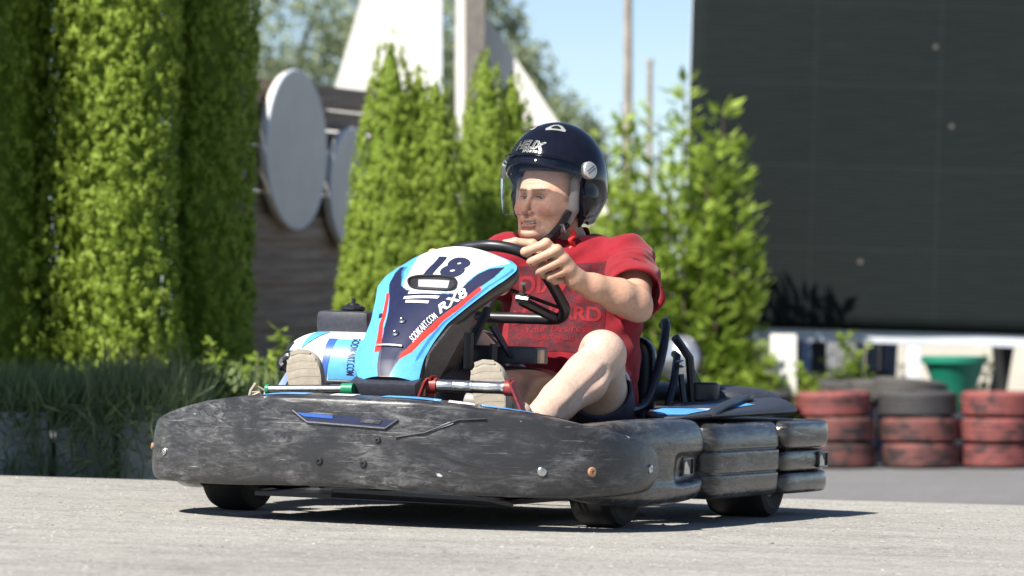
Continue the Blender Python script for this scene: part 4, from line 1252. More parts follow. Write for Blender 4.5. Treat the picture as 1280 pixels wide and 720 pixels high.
# head and left arm are resolved more finely; they grow out of the trunk under the collar and the sleeve
parts_ = [sdf_mesh(body, (-.92, -.30, .02), (.30, .60, .92), .0040),
          sdf_mesh(head, HC - np.array([.16, .16, .24]), HC + np.array([.18, .16, .14]), .0019),
          sdf_mesh(left_arm, (-.76, .12, .52), (-.10, .58, .84), .0021)]
V = np.concatenate([p[0] for p in parts_]); k_ = np.cumsum([0] + [len(p[0]) for p in parts_])
F = np.concatenate([p[1] + o_ for p, o_ in zip(parts_, k_)])
bo = mesh_obj("body", V, F, M['skin'], person, True, PB)
def skin_cols(V):
    Q = (V - HC) @ HR - np.array([.012, 0, .001])
    base = np.tile(np.array([.60, .365, .250]), (len(V), 1))
    n = vnoise(V, 90, 4)[:, None]; n2 = vnoise(V, 28, 5)[:, None]
    n3 = vnoise(V, 220, 14)[:, None]
    base *= (1 + .10 * n + .10 * n2 + .06 * n3)
    base[:, 1:] *= (1 - .16 * np.clip(n2, 0, 1) - .12 * np.clip(n, 0, 1))
    def blend(mask, col):
        base[:] = base * (1 - mask[:, None]) + np.array(col) * mask[:, None]
    def blob(c, r): return np.clip(1.4 - np.linalg.norm((Q - np.array(c)) / np.array(r), axis=1) * 1.4, 0, 1)
    hd = V[:, 2] > .80
    face = (Q[:, 0] > .03) & hd
    base[face] *= 1.22
    blend(face * .25, (.62, .29, .20))
    for s in (-1, 1):
        blend(blob((.09, .045 * s, -.095), (.045, .032, .032)) * .42 * hd, (.58, .19, .13))
        ay = np.abs(Q[:, 1] - .030 * s)
        ctr = -.0425 + .10 * np.clip(np.abs(Q[:, 1]) - .012, 0, .024)
        sl = np.clip(1.6 - np.abs(Q[:, 2] - ctr) / .0042, 0, 1) * (ay < .020) * face
        blend(np.clip(sl * (.80 + .3 * vnoise(V, 900, 3)), 0, 1), (.15, .095, .06))                      # brows
        blend(np.clip(1.4 - np.abs(Q[:, 2] + .0600) / .012, 0, 1) * (ay < .022) * face * .55, (.30, .13, .09))   # shade of the eye sockets, put into the skin colour
        sl = np.clip(1.5 - np.abs(Q[:, 2] + .0592) / .0015, 0, 1) * (np.abs(Q[:, 1] - .0315 * s) < .0165) * face
        blend(sl * .9, (.03, .02, .018))                      # lashes
        sl = np.clip(1.5 - np.abs(Q[:, 2] + .0650) / .0009, 0, 1) * (np.abs(Q[:, 1] - .0315 * s) < .0150) * face
        blend(sl * .6, (.16, .07, .055))
    blend(blob((.125, 0, -.104), (.02, .02, .018)) * .5 * hd, (.58, .19, .14))
    stub = np.clip((-.118 - Q[:, 2]) * 60, 0, 1) * face
    blend(stub * (.10 + .10 * vnoise(V, 1200, 9)), (.30, .22, .19))
    lip = (np.clip(1.5 - np.abs(Q[:, 2] + .1325) / .0052, 0, 1) + np.clip(1.5 - np.abs(Q[:, 2] + .1485) / .0060, 0, 1)).clip(0, 1) * (np.abs(Q[:, 1] - .003) < .027) * (Q[:, 0] > .085) * hd
    blend(lip * .55, (.50, .17, .14))
    zc_ = -.1404 + np.clip(Q[:, 1] - .004, 0, 1) * .15
    mo = (np.abs(Q[:, 2] - zc_) < .0048) & (np.abs(Q[:, 1] - .004) < .027) & (Q[:, 0] > .07) & (Q[:, 0] < .1085) & hd
    blend(mo * .95, (.07, .02, .018))
    te = mo & (Q[:, 2] > zc_ - .0010) & (Q[:, 1] > -.014)
    blend(te * .85, (.62, .56, .46))
    hair = np.clip((-Q[:, 0] + .05) * 40, 0, 1) * (Q[:, 2] > -.07) * hd
    blend(hair * .8, (.22, .18, .14))
    kn = np.linalg.norm(V - np.array(KN_L), axis=1)
    blend(np.clip(1 - kn / .09, 0, 1) * .25, (.60, .30, .22))
    for K, Pp in FING:
        for q in (K, Pp):
            blend(np.clip(1 - np.linalg.norm(V - np.array(q), axis=1) / .02, 0, 1) * .25, (.55, .24, .18))
    leg = (V[:, 2] < .56) & (V[:, 0] > -.55)
    base[leg] *= np.array([1.02, 1.26, 1.46])
    return np.clip(base, 0.01, .9)
paint(bo, skin_cols(V))

# eyes
for s in (-1, 1):
    b = MB(); c = (0, 0, 0)
    ob = None
    bm = bmesh.new(); bmesh.ops.create_uvsphere(bm, u_segments=24, v_segments=16, radius=.0115)
    vv = np.array([x.co[:] for x in bm.verts]); bm.verts.index_update(); ff = [[y.index for y in q.verts] for q in bm.faces]; bm.free()
    cen = np.array((.0890, .0315 * s, -.0605))
    w = cen + vv; pts = HC + w @ HR.T
    o = mesh_obj("eye", pts, ff, M['eye'], bo, True, PB)
    a = np.arccos(np.clip(vv[:, 0] / .0115, -1, 1))
    cc = np.tile(np.array([.40, .33, .30]), (len(vv), 1)); cc[a < .75] = (.07, .085, .10); cc[a < .25] = (.01, .01, .01)
    paint(o, cc)

# --- shirt
def shirt(P):
    g = .004 + .005 * vnoise(P * np.array([1.0, 1.0, .7]), 42, 8) + .0025 * vnoise(P, 95, 18)
    d = torso(P, 0.0)
    slE = mid(SH_L, EL_L, .74); slR = mid(SH_R, EL_R, .60)
    d = smin(d, limb(P, [(mid(SH_L, EL_L, -.02), .066), (mid(SH_L, EL_L, .3, (0, .0, -.006)), .071), (slE, .078)]), .035)
    d = smin(d, limb(P, [(SH_R, .066), (mid(SH_R, EL_R, .3), .070), (slR, .074)]), .035)
    d = d - .006 - g
    arm_f = np.sin(((P - np.array(SH_L)) @ np.array([.80, .35, -.45])) * 150 + 3 * np.sin(P[:, 2] * 45)) * np.exp(-((np.linalg.norm(P - np.array(mid(SH_L, EL_L, .42)), axis=1)) / .085) ** 2)
    d = d - .0022 * arm_f
    # folds: diagonal creases from the armpit and across the belly
    f1 = np.sin((P[:, 2] * 55 + P[:, 1] * 40 + 2.5 * np.sin(P[:, 1] * 14 + P[:, 0] * 9)))
    f2 = np.sin((P[:, 2] * 70 - P[:, 1] * 45 + 2.0 * np.sin(P[:, 1] * 11)))
    rid = np.abs(np.sin(P[:, 2] * 34 + P[:, 1] * 22 + 2.2 * np.sin(P[:, 1] * 13 + P[:, 0] * 7))) ** 2.5
    d = d - .0042 * f1 * np.clip((.62 - P[:, 2]) * 6, 0, 1) - .0032 * f2 * np.clip((P[:, 2] - .38) * 4, 0, 1) - .006 * rid * np.clip((.70 - P[:, 2]) * 5, 0, 1)
    # openings
    aL = np.array(EL_L) - np.array(SH_L); aL /= np.linalg.norm(aL)
    e = np.array(slE)
    cutp = (P - e) @ aL
    near = np.linalg.norm(P - e, axis=1) < .17
    d = np.where(near, smax(d, cutp - .012, .006), d)
    cav = np.maximum(rc(P, mid(SH_L, EL_L, .35), mid(SH_L, EL_L, 1.3), .072, .083), -cutp - .07)
    d = smax(d, -cav, .006)
    aR = np.array(EL_R) - np.array(SH_R); aR /= np.linalg.norm(aR)
    e = np.array(slR); cutp = (P - e) @ aR; near = np.linalg.norm(P - e, axis=1) < .17
    d = np.where(near, smax(d, cutp - .012, .006), d)
    d = smax(d, -np.maximum(rc(P, mid(SH_R, EL_R, .35), mid(SH_R, EL_R, 1.2), .075, .084), -cutp - .07), .006)
    # neck opening
    nk = rc(P, (-.700, .172, .79), hl((-.01, .02, -.08)), .078, .086)
    d = smax(d, -np.maximum(nk, .792 - P[:, 2] - (P[:, 0] + .70) * .30), .006)
    return smax(d, .27 - P[:, 2], .01)
V, F = sdf_mesh(shirt, (-.96, -.34, .22), (-.38, .64, .92), .0042)
sh = mesh_obj("t_shirt", V, F, M['shirt'], person, True, PB)
SV = BVHTree.FromPolygons([Vector(p) for p in V], F.tolist())
# printed panel and lettering on the chest
chest_d = Vector((-.90, -.22, -.30)).normalized()
ux = Vector((.2375, -.971, 0)) * -1; ux = Vector((-.2375, .971, 0)); uy = chest_d.cross(ux); uy = uy if uy.z > 0 else -uy
co_ = Vector((-.50, .205, .635)) - chest_d * .6
sfn = ray_fn(SV, co_, ux, uy, chest_d, .0012); sfn2 = ray_fn(SV, co_, ux, uy, chest_d, .0024)
lay("shirt_print", *poly_tris([(-.145, -.15), (.145, -.15), (.145, .125), (-.145, .125)], .008), sfn, M['print'], sh, PB)
for s, sz, cy, bold, shear in (("LEOPARD", .062, -.030, .03, 0), ("DIAMO", .075, .065, .03, 0), ("Your Desires", .034, -.078, .0, .2), ("WORST NIGHT", .018, -.108, .01, 0)):
    v, f = text_tris(s, sz, shear, bold, 1.0, .25)
    v[:, 0] = np.clip(v[:, 0], -.138, .138) if False else v[:, 0] * min(1, .27 / (v[:, 0].max() - v[:, 0].min()))
    v[:, 1] += cy
    lay("lettering", v, f, sfn2, M['printred'], sh, PB)

# --- shorts
def shorts(P):
    d = smin(limb(P, [(HIP_L, .118), (mid(HIP_L, KN_L, .40), .112), (mid(HIP_L, KN_L, .62), .102)]), limb(P, [(HIP_R, .118), (mid(HIP_R, KN_R, .45), .108), (mid(HIP_R, KN_R, .80), .096)]), .04)
    d = smin(d, ell(P, (-.68, .19, .24), (.16, .215, .14)), .05)
    d -= .005 * vnoise(P, 40, 3)
    for hp_, kn_, t in ((HIP_L, KN_L, .62), (HIP_R, KN_R, .80)):
        a = np.array(kn_) - np.array(hp_); a /= np.linalg.norm(a); e = np.array(mid(hp_, kn_, t))
        c = (P - e) @ a; near = np.linalg.norm(P - e, axis=1) < .16
        d = np.where(near, smax(d, c, .006), d)
        d = smax(d, -np.maximum(rc(P, mid(hp_, kn_, .3), mid(hp_, kn_, 1.1), .098, .086), -c - .05), .005)
    return d
V, F = sdf_mesh(shorts, (-.90, -.08, .06), (-.15, .56, .66), .0045)
so = mesh_obj("shorts", V, F, M['shortsnavy'], person, True, PB)
cc = np.tile(np.array([.060, .060, .098]), (len(V), 1))
wm = vnoise(V, 55, 12) > .30
cc[wm & (V[:, 1] < .30)] = (.40, .38, .42)
paint(so, cc)

# --- shoes
def shoe(an, heel, toe, nm):
    heel = Vector(heel); toe = Vector(toe); ax = (toe - heel).normalized(); L = (toe - heel).length
    n = Vector((1, 0, 0)); n = (n - ax * n.dot(ax)).normalized(); sd = ax.cross(n)
    out = [(0.0, .026), (.06, .036), (.2, .040), (.4, .039), (.6, .047), (.75, .053), (.88, .048), (.96, .032), (1.0, .010)]
    pts = [heel + ax * (L * t) + sd * w for t, w in out] + [heel + ax * (L * t) - sd * w for t, w in out[::-1]]
    pts = catmull(pts, 3, True)
    nn = len(pts); cen = (heel + toe) / 2
    rings = []
    for k, (sc, d) in enumerate(((.90, .0), (.98, .002), (1.0, .008), (1.0, .024), (.97, .030), (.90, .031))):
        rings.append([cen + (p - cen) * sc - n * (.0 + (.030 - d)) + n * .012 for p in pts])
    root = bpy.data.objects.new("shoe", None); link(root, person)
    b = MB(); vv = [tuple(p - Vector(PB)) for r in rings for p in r]
    f = [(i * nn + k, i * nn + (k + 1) % nn, (i + 1) * nn + (k + 1) % nn, (i + 1) * nn + k) for i in range(len(rings) - 1) for k in range(nn)]
    f.append(tuple(range(nn))); f.append(tuple((len(rings) - 1) * nn + k for k in range(nn)))
    b.add(vv, f); b.build("sole", M['sole'], root, True, sharp=50)
    # tread bars standing proud of the sole
    tb = MB()
    for t in np.linspace(.05, .96, 13):
        w = np.interp(t, [o[0] for o in out], [o[1] for o in out]) * .92
        a = heel + ax * (L * t)
        q = [a + sd * w, a - sd * w * .1 + ax * .006, a - sd * w, a - sd * w + ax * .012, a - sd * w * .1 + ax * .018, a + sd * w + ax * .012]
        tb.prism([tuple(p + n * .0125 - Vector(PB)) for p in q], n * .0010)
    tb.build("tread", M['sole'], root, False)
    an = np.array(an); h_ = np.array(heel); t_ = np.array(toe); nv = np.array(n)
    def up(P):
        d = rc(P, h_ + (t_ - h_) * .12 - nv * .05, h_ + (t_ - h_) * .80 - nv * .035, .042, .036)
        d = smin(d, rc(P, h_ + (t_ - h_) * .15 - nv * .06, an, .042, .046), .03)
        return smax(d, (P - h_) @ nv + .012, .005)
    lo = np.minimum(np.minimum(h_, t_), an) - .12; hi = np.maximum(np.maximum(h_, t_), an) + .1
    V, F = sdf_mesh(up, lo, hi, .005)
    mesh_obj("shoe_upper", V, F, M['shoe'], root, True, PB)
    return root
shoe(AN_L, (.235, .335, .185), (.275, .298, .455), "l")
shoe(AN_R, (.235, -.215, .185), (.285, -.252, .468), "r")

# --- helmet
def helmet_sdf(P):
    Q = (P - HC) @ HR
    d = ell(Q, (-.003, 0, .006), (.162, .147, .168))
    d = smin(d, rc(Q, (-.055, 0, -.06), (-.070, 0, -.11), .113, .078), .04)
    # side pieces reaching down past the ears
    for s in (-1, 1):
        d = smin(d, rc(Q, (.0, .098 * s, -.06), (.028, .090 * s, -.125), .046, .034), .03)
    inn = ell(Q, (.010, 0, -.02), (.138, .114, .138))
    inn = smin(inn, rc(Q, (0, 0, -.02), (.02, 0, -.3), .105, .098), .03)
    d = smax(d, -inn, .008)
    # face opening
    op = np.maximum(np.maximum(.030 - Q[:, 0] + np.clip(-(Q[:, 2] + .05), 0, 1) * -.25, Q[:, 2] - .035 + (Q[:, 1] ** 2) * 1.4), np.abs(Q[:, 1]) - .30)
    d = smax(d, -op, .006)
    # neckline rises towards the front
    d = smax(d, -(Q[:, 2] + .152 + (Q[:, 0] - .03) * .26), .01)
    return d
V, F = sdf_mesh(helmet_sdf, HC - np.array([.24, .22, .24]), HC + np.array([.24, .22, .24]), .003)
he = mesh_obj("helmet", V, F, M['helmet'], person, True, PB)
HV = BVHTree.FromPolygons([Vector(p) for p in V], F.tolist())
# trim along the brim and visor
def head_curve(fn, ts): return [tuple(hl(fn(t))) for t in ts]
VA = 1.36
def visor_pt(a, z):
    r = 1.0 + .028 - .10 * max(0, -z - .03) - .075 * min(1, max(0, (z - .030) / .034)) ** 1.5
    k = math.sqrt(max(.05, 1 - ((z * .62 - .005) / .19) ** 2))
    return (.164 * r * k * math.cos(a) + .006, .150 * r * k * math.sin(a), z)
rows = []
zs = np.linspace(.064, -.118, 14)
for i, z in enumerate(zs):
    k = i / 13
    am = 1.28 - .20 * k ** 1.5
    ring = []
    for t in np.linspace(-1, 1, 41):
        zz_ = z - .016 * (t * t) * (1 - k) + .020 * k * (abs(t) ** 5)
        ring.append(tuple(hl(visor_pt(t * am, zz_))))
    rows.append(ring)
vi = loft("visor", rows, M['visor'], he, off=PB, sub=1, caps=False, closed_ring=False)
edge = [rows[-1][j] for j in range(41)]
loopc = [rows[i][0] for i in range(14)] + edge[1:] + [rows[i][-1] for i in range(12, -1, -1)]
MB().tube(loopc, .0013, 6).build("visor_rim", M['visor'], vi, off=PB)
MB().tube([rows[0][j] for j in range(41)], .0028, 8).build("visor_seal", M['helmet'], he, off=PB)
for s in (-1, 1):
    c = hl((.028, .150 * s, .028)); nrm = HR @ np.array([.18, s, .10])
    nv = Vector(nrm).normalized()
    pb = MB().lathe([(.026, -.012), (.026, .002), (.024, .006), (.018, .008), (.004, .0085)], c, nv, 28).build("visor_pivot", M['silverprint'], he, off=PB)
    e1 = Vector(HR @ np.array([.8, 0, -.6])).normalized(); e1 = (e1 - nv * e1.dot(nv)).normalized()
    for dd in (-.005, .004):
        wv = nv.cross(e1) * dd
        MB().tube([tuple(Vector(c) + nv * .0085 + wv - e1 * .016), tuple(Vector(c) + nv * .0085 + wv + e1 * .016)], .0013, 5).build("pivot_slot", M['strap'], pb, off=PB)
    # lower glossy side panel of the shell and liner pads
    rg_pts = [HV.find_nearest(Vector(hl(q)))[0] for q in catmull([(.070, .125 * s, -.012), (.052, .134 * s, -.034), (.034, .140 * s, -.050), (.052, .136 * s, -.074), (.030, .140 * s, -.105), (-.010, .140 * s, -.118), (-.06, .125 * s, -.112)], 4)]
    MB().tube([tuple(p) for p in rg_pts], .0042, 8).build("shell_ridge", M['helmet'], he, True, PB)
def pad(P, s):
    Q = (P - HC) @ HR
    d = rc(Q, (.026, .103 * s, -.008), (.030, .101 * s, -.085), .018, .017)
    return smin(d, rc(Q, (.026, .098 * s, -.09), (.034, .090 * s, -.13), .015, .011), .01)
for s in (-1, 1):
    V, F = sdf_mesh(lambda P: pad(P, s), HC - np.array([.2, .2, .2]), HC + np.array([.2, .2, .1]), .004)
    mesh_obj("cheek_pad", V, F, M['liner'], he, True, PB)
def forepad(P):
    Q = (P - HC) @ HR
    d = ell(Q, (0, 0, -.02), (.128, .108, .128)); d = np.maximum(d, -(d + .02))
    return np.maximum(np.maximum(d, -(Q[:, 2] - .018)), Q[:, 2] - .06)
V, F = sdf_mesh(forepad, HC - np.array([.2, .2, .02]), HC + np.array([.2, .2, .1]), .005)
mesh_obj("brow_pad", V, F, M['strap'], he, True, PB)
# chin straps
MB().tube(catmull([tuple(hl(q)) for q in ((.035, .092, -.13), (.060, .066, -.168), (.064, .030, -.192), (.060, 0, -.198), (.062, -.03, -.192), (.060, -.066, -.168), (.035, -.092, -.13))], 5), .009, 8).build("chin_strap", M['strap'], he, off=PB)
MB().tube(catmull([tuple(hl(q)) for q in ((.045, .097, -.095), (.066, .085, -.140), (.078, .055, -.178), (.080, .02, -.196))], 5), .011, 8).build("side_strap", M['strap'], he, off=PB)
MB().box(tuple(hl((.060, .090, -.148))), (.016, .012, .034), Matrix.Rotation(.4, 3, 'Y'), bev=.003).build("buckle", M['steel'], he, off=PB)
MB().tube(catmull([tuple(hl(q)) for q in ((.038, .108, -.150), (.030, .112, -.165), (.040, .106, -.180), (.025, .108, -.192), (.030, .100, -.205))], 4), .0075, 8).build("strap_end", M['redstrap'], he, off=PB)
# marks on the helmet shell
def helm_fn(az, el, lift=.001):
    d = np.array([math.cos(el) * math.cos(az), math.cos(el) * math.sin(az), math.sin(el)])
    ux_ = np.array([-math.sin(az), math.cos(az), 0]); uy_ = np.cross(d, ux_)
    D = Vector(HR @ (-d)); o = Vector(HC) + Vector(HR @ d) * .4
    return ray_fn(HV, o, Vector(HR @ ux_), Vector(HR @ uy_), D, lift)
f1_ = helm_fn(0.0, math.radians(38))
f1b = helm_fn(0.0, math.radians(38), .0018)
v, f = text_tris("HELIX", .040, .15, .035, 1.0, .2); v[:, 0] *= .9; v[:, 1] -= .012
lay("lettering", v, f, f1_, M['silverprint'], he, PB)
v, f = text_tris("HELIX", .040, .15, .0, 1.0, .2); v[:, 0] *= .9; v[:, 1] -= .012
lay("lettering", v, f, f1b, M['strap'], he, PB)
v, f = text_tris("SPORTS", .012, .15, .03, 1.3, .3); v[:, 1] -= .034; v[:, 0] += .012
lay("lettering", v, f, f1_, M['silverprint'], he, PB)
def vent(az, el):
    fn = helm_fn(az, el, .002); fn2 = helm_fn(az, el, .004)
    ring = [(-.030, -.016), (.026, -.016), (.030, -.008), (.016, .014), (.004, .020), (-.010, .016), (-.030, -.006)]
    lay("vent", *poly_tris(ring, .008), fn, M['silverprint'], he, PB)
    lay("vent_slot", *poly_tris([(x * .45, y * .45 - .001) for x, y in ring], .008), fn2, M['strap'], he, PB)
vent(math.radians(33), math.radians(62)); vent(math.radians(-33), math.radians(62))

#BACKGROUND#
# ------------------------------------------------------------------ planted bank and its low wall on the left
def bank():
    xs = np.linspace(-14, .35, 60); ys = np.linspace(17.62, 40, 50)
    X, Y = np.meshgrid(xs, ys, indexing='ij')
    P = np.stack([X.ravel() * 2.0, Y.ravel() * 2.0, np.zeros(X.size)], 1)
    Z = .17 + .04 * vnoise(P, 2.0, 2).reshape(X.shape)
    Z[-1, :] = -.7; Z[:, 0] = np.minimum(Z[:, 0], .16)
    v = np.stack([X, Y, Z], -1).reshape(-1, 3); n = len(ys)
    f = [(i * n + j, (i + 1) * n + j, (i + 1) * n + j + 1, i * n + j + 1) for i in range(len(xs) - 1) for j in range(n - 1)]
    o = mesh_obj("planting_bed", v, f, M['soil']); o['kind'] = 'structure'
bank()
wall = thing("retaining_wall", "low concrete slab wall along the track edge under overhanging grass", "wall", (-2.0, 17.55, -.6))
pm = None
for i in range(22):
    if pm is None:
        w0 = MB().box((0, 0, .415), (.225, .09, .83), bev=.012).build("concrete_slab", M['concrete'], wall); pm = w0.data; o = w0
    else:
        o = bpy.data.objects.new("concrete_slab", pm); link(o, wall)
    o.location = (-3.2 + i * .252, RNG.uniform(-.012, .012), RNG.uniform(-.02, .015)); o.rotation_euler = (RNG.uniform(-.03, .02), 0, RNG.uniform(-.02, .02))

# ------------------------------------------------------------------ conifers
def conifer(label, x, y, z, r, h, tips, n, seed, group, top=True, shape='col', leaf=.030):
    root = thing("thuja_tree", label, "conifer tree", (x, y, z), (0, 0, 0), group)
    rg = np.random.default_rng(seed)
    # each tip (dx, dy, radius, height) is one leader of the tree
    CP = []; CO = []; CT = []
    A = sum(t[2] * t[3] for t in tips)
    for dx, dy, tr, thh in tips:
        k = int(n * tr * thh / A)
        a = rg.random(k) * 2 * np.pi
        if shape == 'col':
            u = rg.random(k)
            prof = np.minimum(1, (1 - u) * 6) ** .5 * (.95 + .06 * np.sin(u * 9 + seed))
        else:
            u = 1 - np.sqrt(rg.random(k)) * .999
            prof = np.clip(1.10 * (1 - u) ** .62, 0, 1.0) * np.clip(.86 + u * 1.5, 0, 1)
        c3 = np.stack([np.cos(a) * 2.2, np.sin(a) * 2.2, u * thh * 5], 1)
        lump = 1 + (.075 * vnoise(c3, 2.0, seed) + .05 * vnoise(c3, 5.0, seed + 1)) * (1 if shape == 'col' else .7)
        rad = tr * prof * lump * (1.04 - (.24 if shape == 'col' else .15) * rg.random(k) ** 1.5)
        CP.append(np.stack([dx + np.cos(a) * rad, dy + np.sin(a) * rad, u * thh], 1))
        CO.append(np.stack([np.cos(a), np.sin(a), .25 + .5 * u ** 3], 1))
        CT.append(np.clip(.50 + .20 * vnoise(c3, 3.0, seed + 4) + .16 * rg.normal(size=k), 0, 1))
    CP = np.concatenate(CP); CO = np.concatenate(CO); CT = np.concatenate(CT)
    K = 16
    m = len(CP) * K
    O = np.repeat(CO, K, 0); T = np.repeat(CT, K)
    sp_ = np.repeat(rg.uniform(.6, 1.45, len(CP)), K)[:, None] * leaf * .68
    q = rg.normal(size=(m, 3)); q /= np.linalg.norm(q, axis=1)[:, None]
    q = q * rg.random((m, 1)) ** .4
    P = np.repeat(CP, K, 0) + q * sp_ * np.array([1, 1, 1.55]) + O * sp_ * .4
    nrm = q * 1.0 + O * .75 + rg.normal(size=(m, 3)) * .25
    d = np.array([0, 0, 1]) * 1.0 + O * .45 + rg.normal(size=(m, 3)) * .45
    d -= nrm * (np.sum(d * nrm, 1) / np.sum(nrm * nrm, 1))[:, None] * .85
    s = np.cross(nrm, d)
    leaf_mesh("crown", P, d, s, rg.uniform(.6, 1.25, m) * leaf * .85, rg.uniform(.34, .55, m) * leaf * .85, M['thuja'], root, np.clip(T + rg.normal(size=m) * .10, 0, 1), .15)
    # dense inner foliage so the tree is not see-through
    b = MB()
    for dx, dy, tr, thh in tips:
        pr = []
        for q in np.linspace(0, 1, 14):
            if shape == 'col': w = min(1, (1 - q) * 6) ** .5
            else: w = max(0.0, min(1.0, (1 - q) ** .62 * 1.10)) * min(1, .86 + q * 1.5)
            pr.append((max(.004, tr * .72 * w), q * thh * .97))
        b.lathe(pr, (dx, dy, 0), (0, 0, 1), 20)
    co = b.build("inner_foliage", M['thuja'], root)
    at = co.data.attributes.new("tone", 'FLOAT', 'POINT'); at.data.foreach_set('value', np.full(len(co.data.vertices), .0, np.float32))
    t = MB()
    for dx, dy, tr, thh in tips: t.tube([(dx * .3, dy * .3, -.25), (dx, dy, .3), (dx, dy, thh * .8)], [.04, .03, .008], 8)
    t.build("trunk", M['bark'], root)
    return root
g1 = "clipped thuja columns by the track"; g2 = "young pointed thujas before the fence"
conifer("tall clipped thuja column at far left edge, mostly in shadow", -2.54, 21.1, .15, .42, 3.6, [(0, 0, .50, 3.6)], 5600, 1, g1)
conifer("broad sunlit clipped thuja column, second from the left", -1.885, 21.0, .15, .33, 3.6, [(0, 0, .335, 3.6)], 5200, 2, g1)
conifer("dark shaded thuja column right of the broad sunlit one, beside the slat fence", -1.465, 21.5, .15, .24, 3.6, [(0, 0, .235, 3.6)], 3600, 3, g1)
conifer("pointed bright green thuja with several tips in front of the white sail panel", -.66, 24.2, .15, .3, 1.95, [(.0, 0, .30, 1.96), (-.04, .05, .27, 1.45), (.15, .05, .30, 1.80), (.25, .02, .27, 1.76)], 8800, 4, g2, shape='cone', leaf=.025)
conifer("pointed thuja with two tips just left of the helmet, shaded on its left side", -.115, 24.9, .15, .3, 1.9, [(-.03, 0, .27, 1.92), (.12, .06, .25, 1.80)], 6000, 5, g2, shape='cone', leaf=.025)
# neighbours of the row that stand left of the picture
conifer("thuja column of the same row standing left of the shaded one", -3.24, 20.2, .15, .45, 3.6, [(0, 0, .60, 4.2)], 2600, 6, g1)
conifer("thuja beside the track at the near end of the row", -3.85, 15.5, -.1, .6, 3.4, [(0, 0, .72, 5.6)], 2500, 7, g1, leaf=.055)

# ------------------------------------------------------------------ grass and weeds on the bank
def grass(name, x0, x1, y0, y1, n, zf, lmin, lmax, mat, seed, lean=(0, -.3), width=.012, label=None):
    rg = np.random.default_rng(seed)
    X = rg.uniform(x0, x1, n); Y = rg.uniform(y0, y1, n); Z = zf(X, Y, rg)
    d = np.stack([rg.normal(size=n) * .35 + lean[0], rg.normal(size=n) * .35 + lean[1], rg.uniform(.5, 1.2, n)], 1)
    o = leaf_mesh(name, np.stack([X, Y, Z], 1), d, rg.normal(size=(n, 3)) * np.array([1, 1, .2]), rg.uniform(lmin, lmax, n), rg.uniform(.7, 1.4, n) * width, M[mat], None, rg.random(n))
    o['kind'] = 'stuff'
    return o
grass("grass", -2.5, -1.25, 17.50, 18.3, 15000, lambda X, Y, r: .12 + .05 * r.random(len(X)), .06, .30, 'weed', 21, (.08, -.25), .0065)
rg_ = np.random.default_rng(5)
# blades hanging down over the face of the wall
n = 2600
X = np.concatenate([rg_.uniform(-2.5, -1.62, n - 900), rg_.uniform(-1.62, -1.2, 900)]); Z = .24 - .55 * rg_.random(n) ** 1.4
keep = (np.sin(X * 19) + np.sin(X * 7.3 + 1) + rg_.normal(size=n) * .8) > -.35
X = X[keep]; Z = Z[keep]; n = len(X)
o = leaf_mesh("hanging_grass", np.stack([X, 17.49 - rg_.random(n) * .10, Z], 1), np.stack([rg_.normal(size=n) * .4, -rg_.random(n) * .4, rg_.normal(size=n) * .7 - .3], 1), rg_.normal(size=(n, 3)), rg_.uniform(.06, .2, n), rg_.uniform(.005, .011, n), M['weed'], None, rg_.random(n) * .8)
o['kind'] = 'stuff'
grass("dry_grass", -1.62, -1.30, 17.7, 18.2, 260, lambda X, Y, r: .18 + 0 * X, .15, .38, 'straw', 22, (.1, -.1), .008)
grass("low_weeds", -1.6, .3, 19.0, 22.5, 5000, lambda X, Y, r: .16 + 0 * X, .08, .26, 'weed', 23, (0, -.2), .02)
def leafy(label, x, y, z, w, h, n, seed, mat='laurel', leaf=.06, group=None, name="leafy_weed", cat="weed"):
    root = thing(name, label, cat, (x, y, z), (0, 0, 0), group)
    rg = np.random.default_rng(seed)
    st = MB(); P = []; D = []
    ns = max(5, n // 40)
    for i in range(ns):
        a = rg.random() * 6.283; b = rg.random() ** .6 * w; hh = h * rg.uniform(.55, 1.0) * (1 - .35 * (b / w) ** 2)
        p = [np.array([math.cos(a) * b * t ** .8, math.sin(a) * b * t ** .8 * .7, hh * t]) for t in (0, .4, .75, 1)]
        st.tube([tuple(q) for q in p], [.007, .006, .004, .002], 5)
        for k in range(n // ns):
            t = rg.uniform(.12, 1.0); q = np.array([np.interp(t, (0, .4, .75, 1), [v[j] for v in p]) for j in range(3)])
            an = rg.random() * 6.283
            P.append(q); D.append([math.cos(an), math.sin(an), rg.uniform(-.1, .9)])
    P = np.array(P); D = np.array(D); m = len(P)
    leaf_mesh("foliage", P, D, np.cross(D, np.array([0, 0, 1])) + rg.normal(size=(m, 3)) * .3, rg.uniform(.6, 1.3, m) * leaf, rg.uniform(.35, .55, m) * leaf, M[mat], root, np.clip(.5 + .25 * rg.normal(size=m), 0, 1), .2)
    st.build("stem", M['bark'], root)
    return root
leafy("tall warm yellow-green shrub behind the bush, right of the helmet", .95, 37.0, -.55, .62, 2.45, 6500, 71, leaf=.13, name="shrub", cat="shrub")
leafy("bright green leafy weed growing at the wall top just left of the kart", -1.255, 18.0, .15, .17, .30, 420, 31, leaf=.055)
leafy("pale leafy weed by dry grass stalks on the wall top", -1.46, 18.1, .15, .12, .22, 220, 32, leaf=.05)
leafy("green leafy weed behind the kart at the foot of the fence", -1.18, 20.3, .15, .30, .42, 520, 33, leaf=.07)
leafy("leafy plant with a small white flower beside the engine cover", -.98, 21.2, .15, .16, .55, 260, 34, leaf=.06)

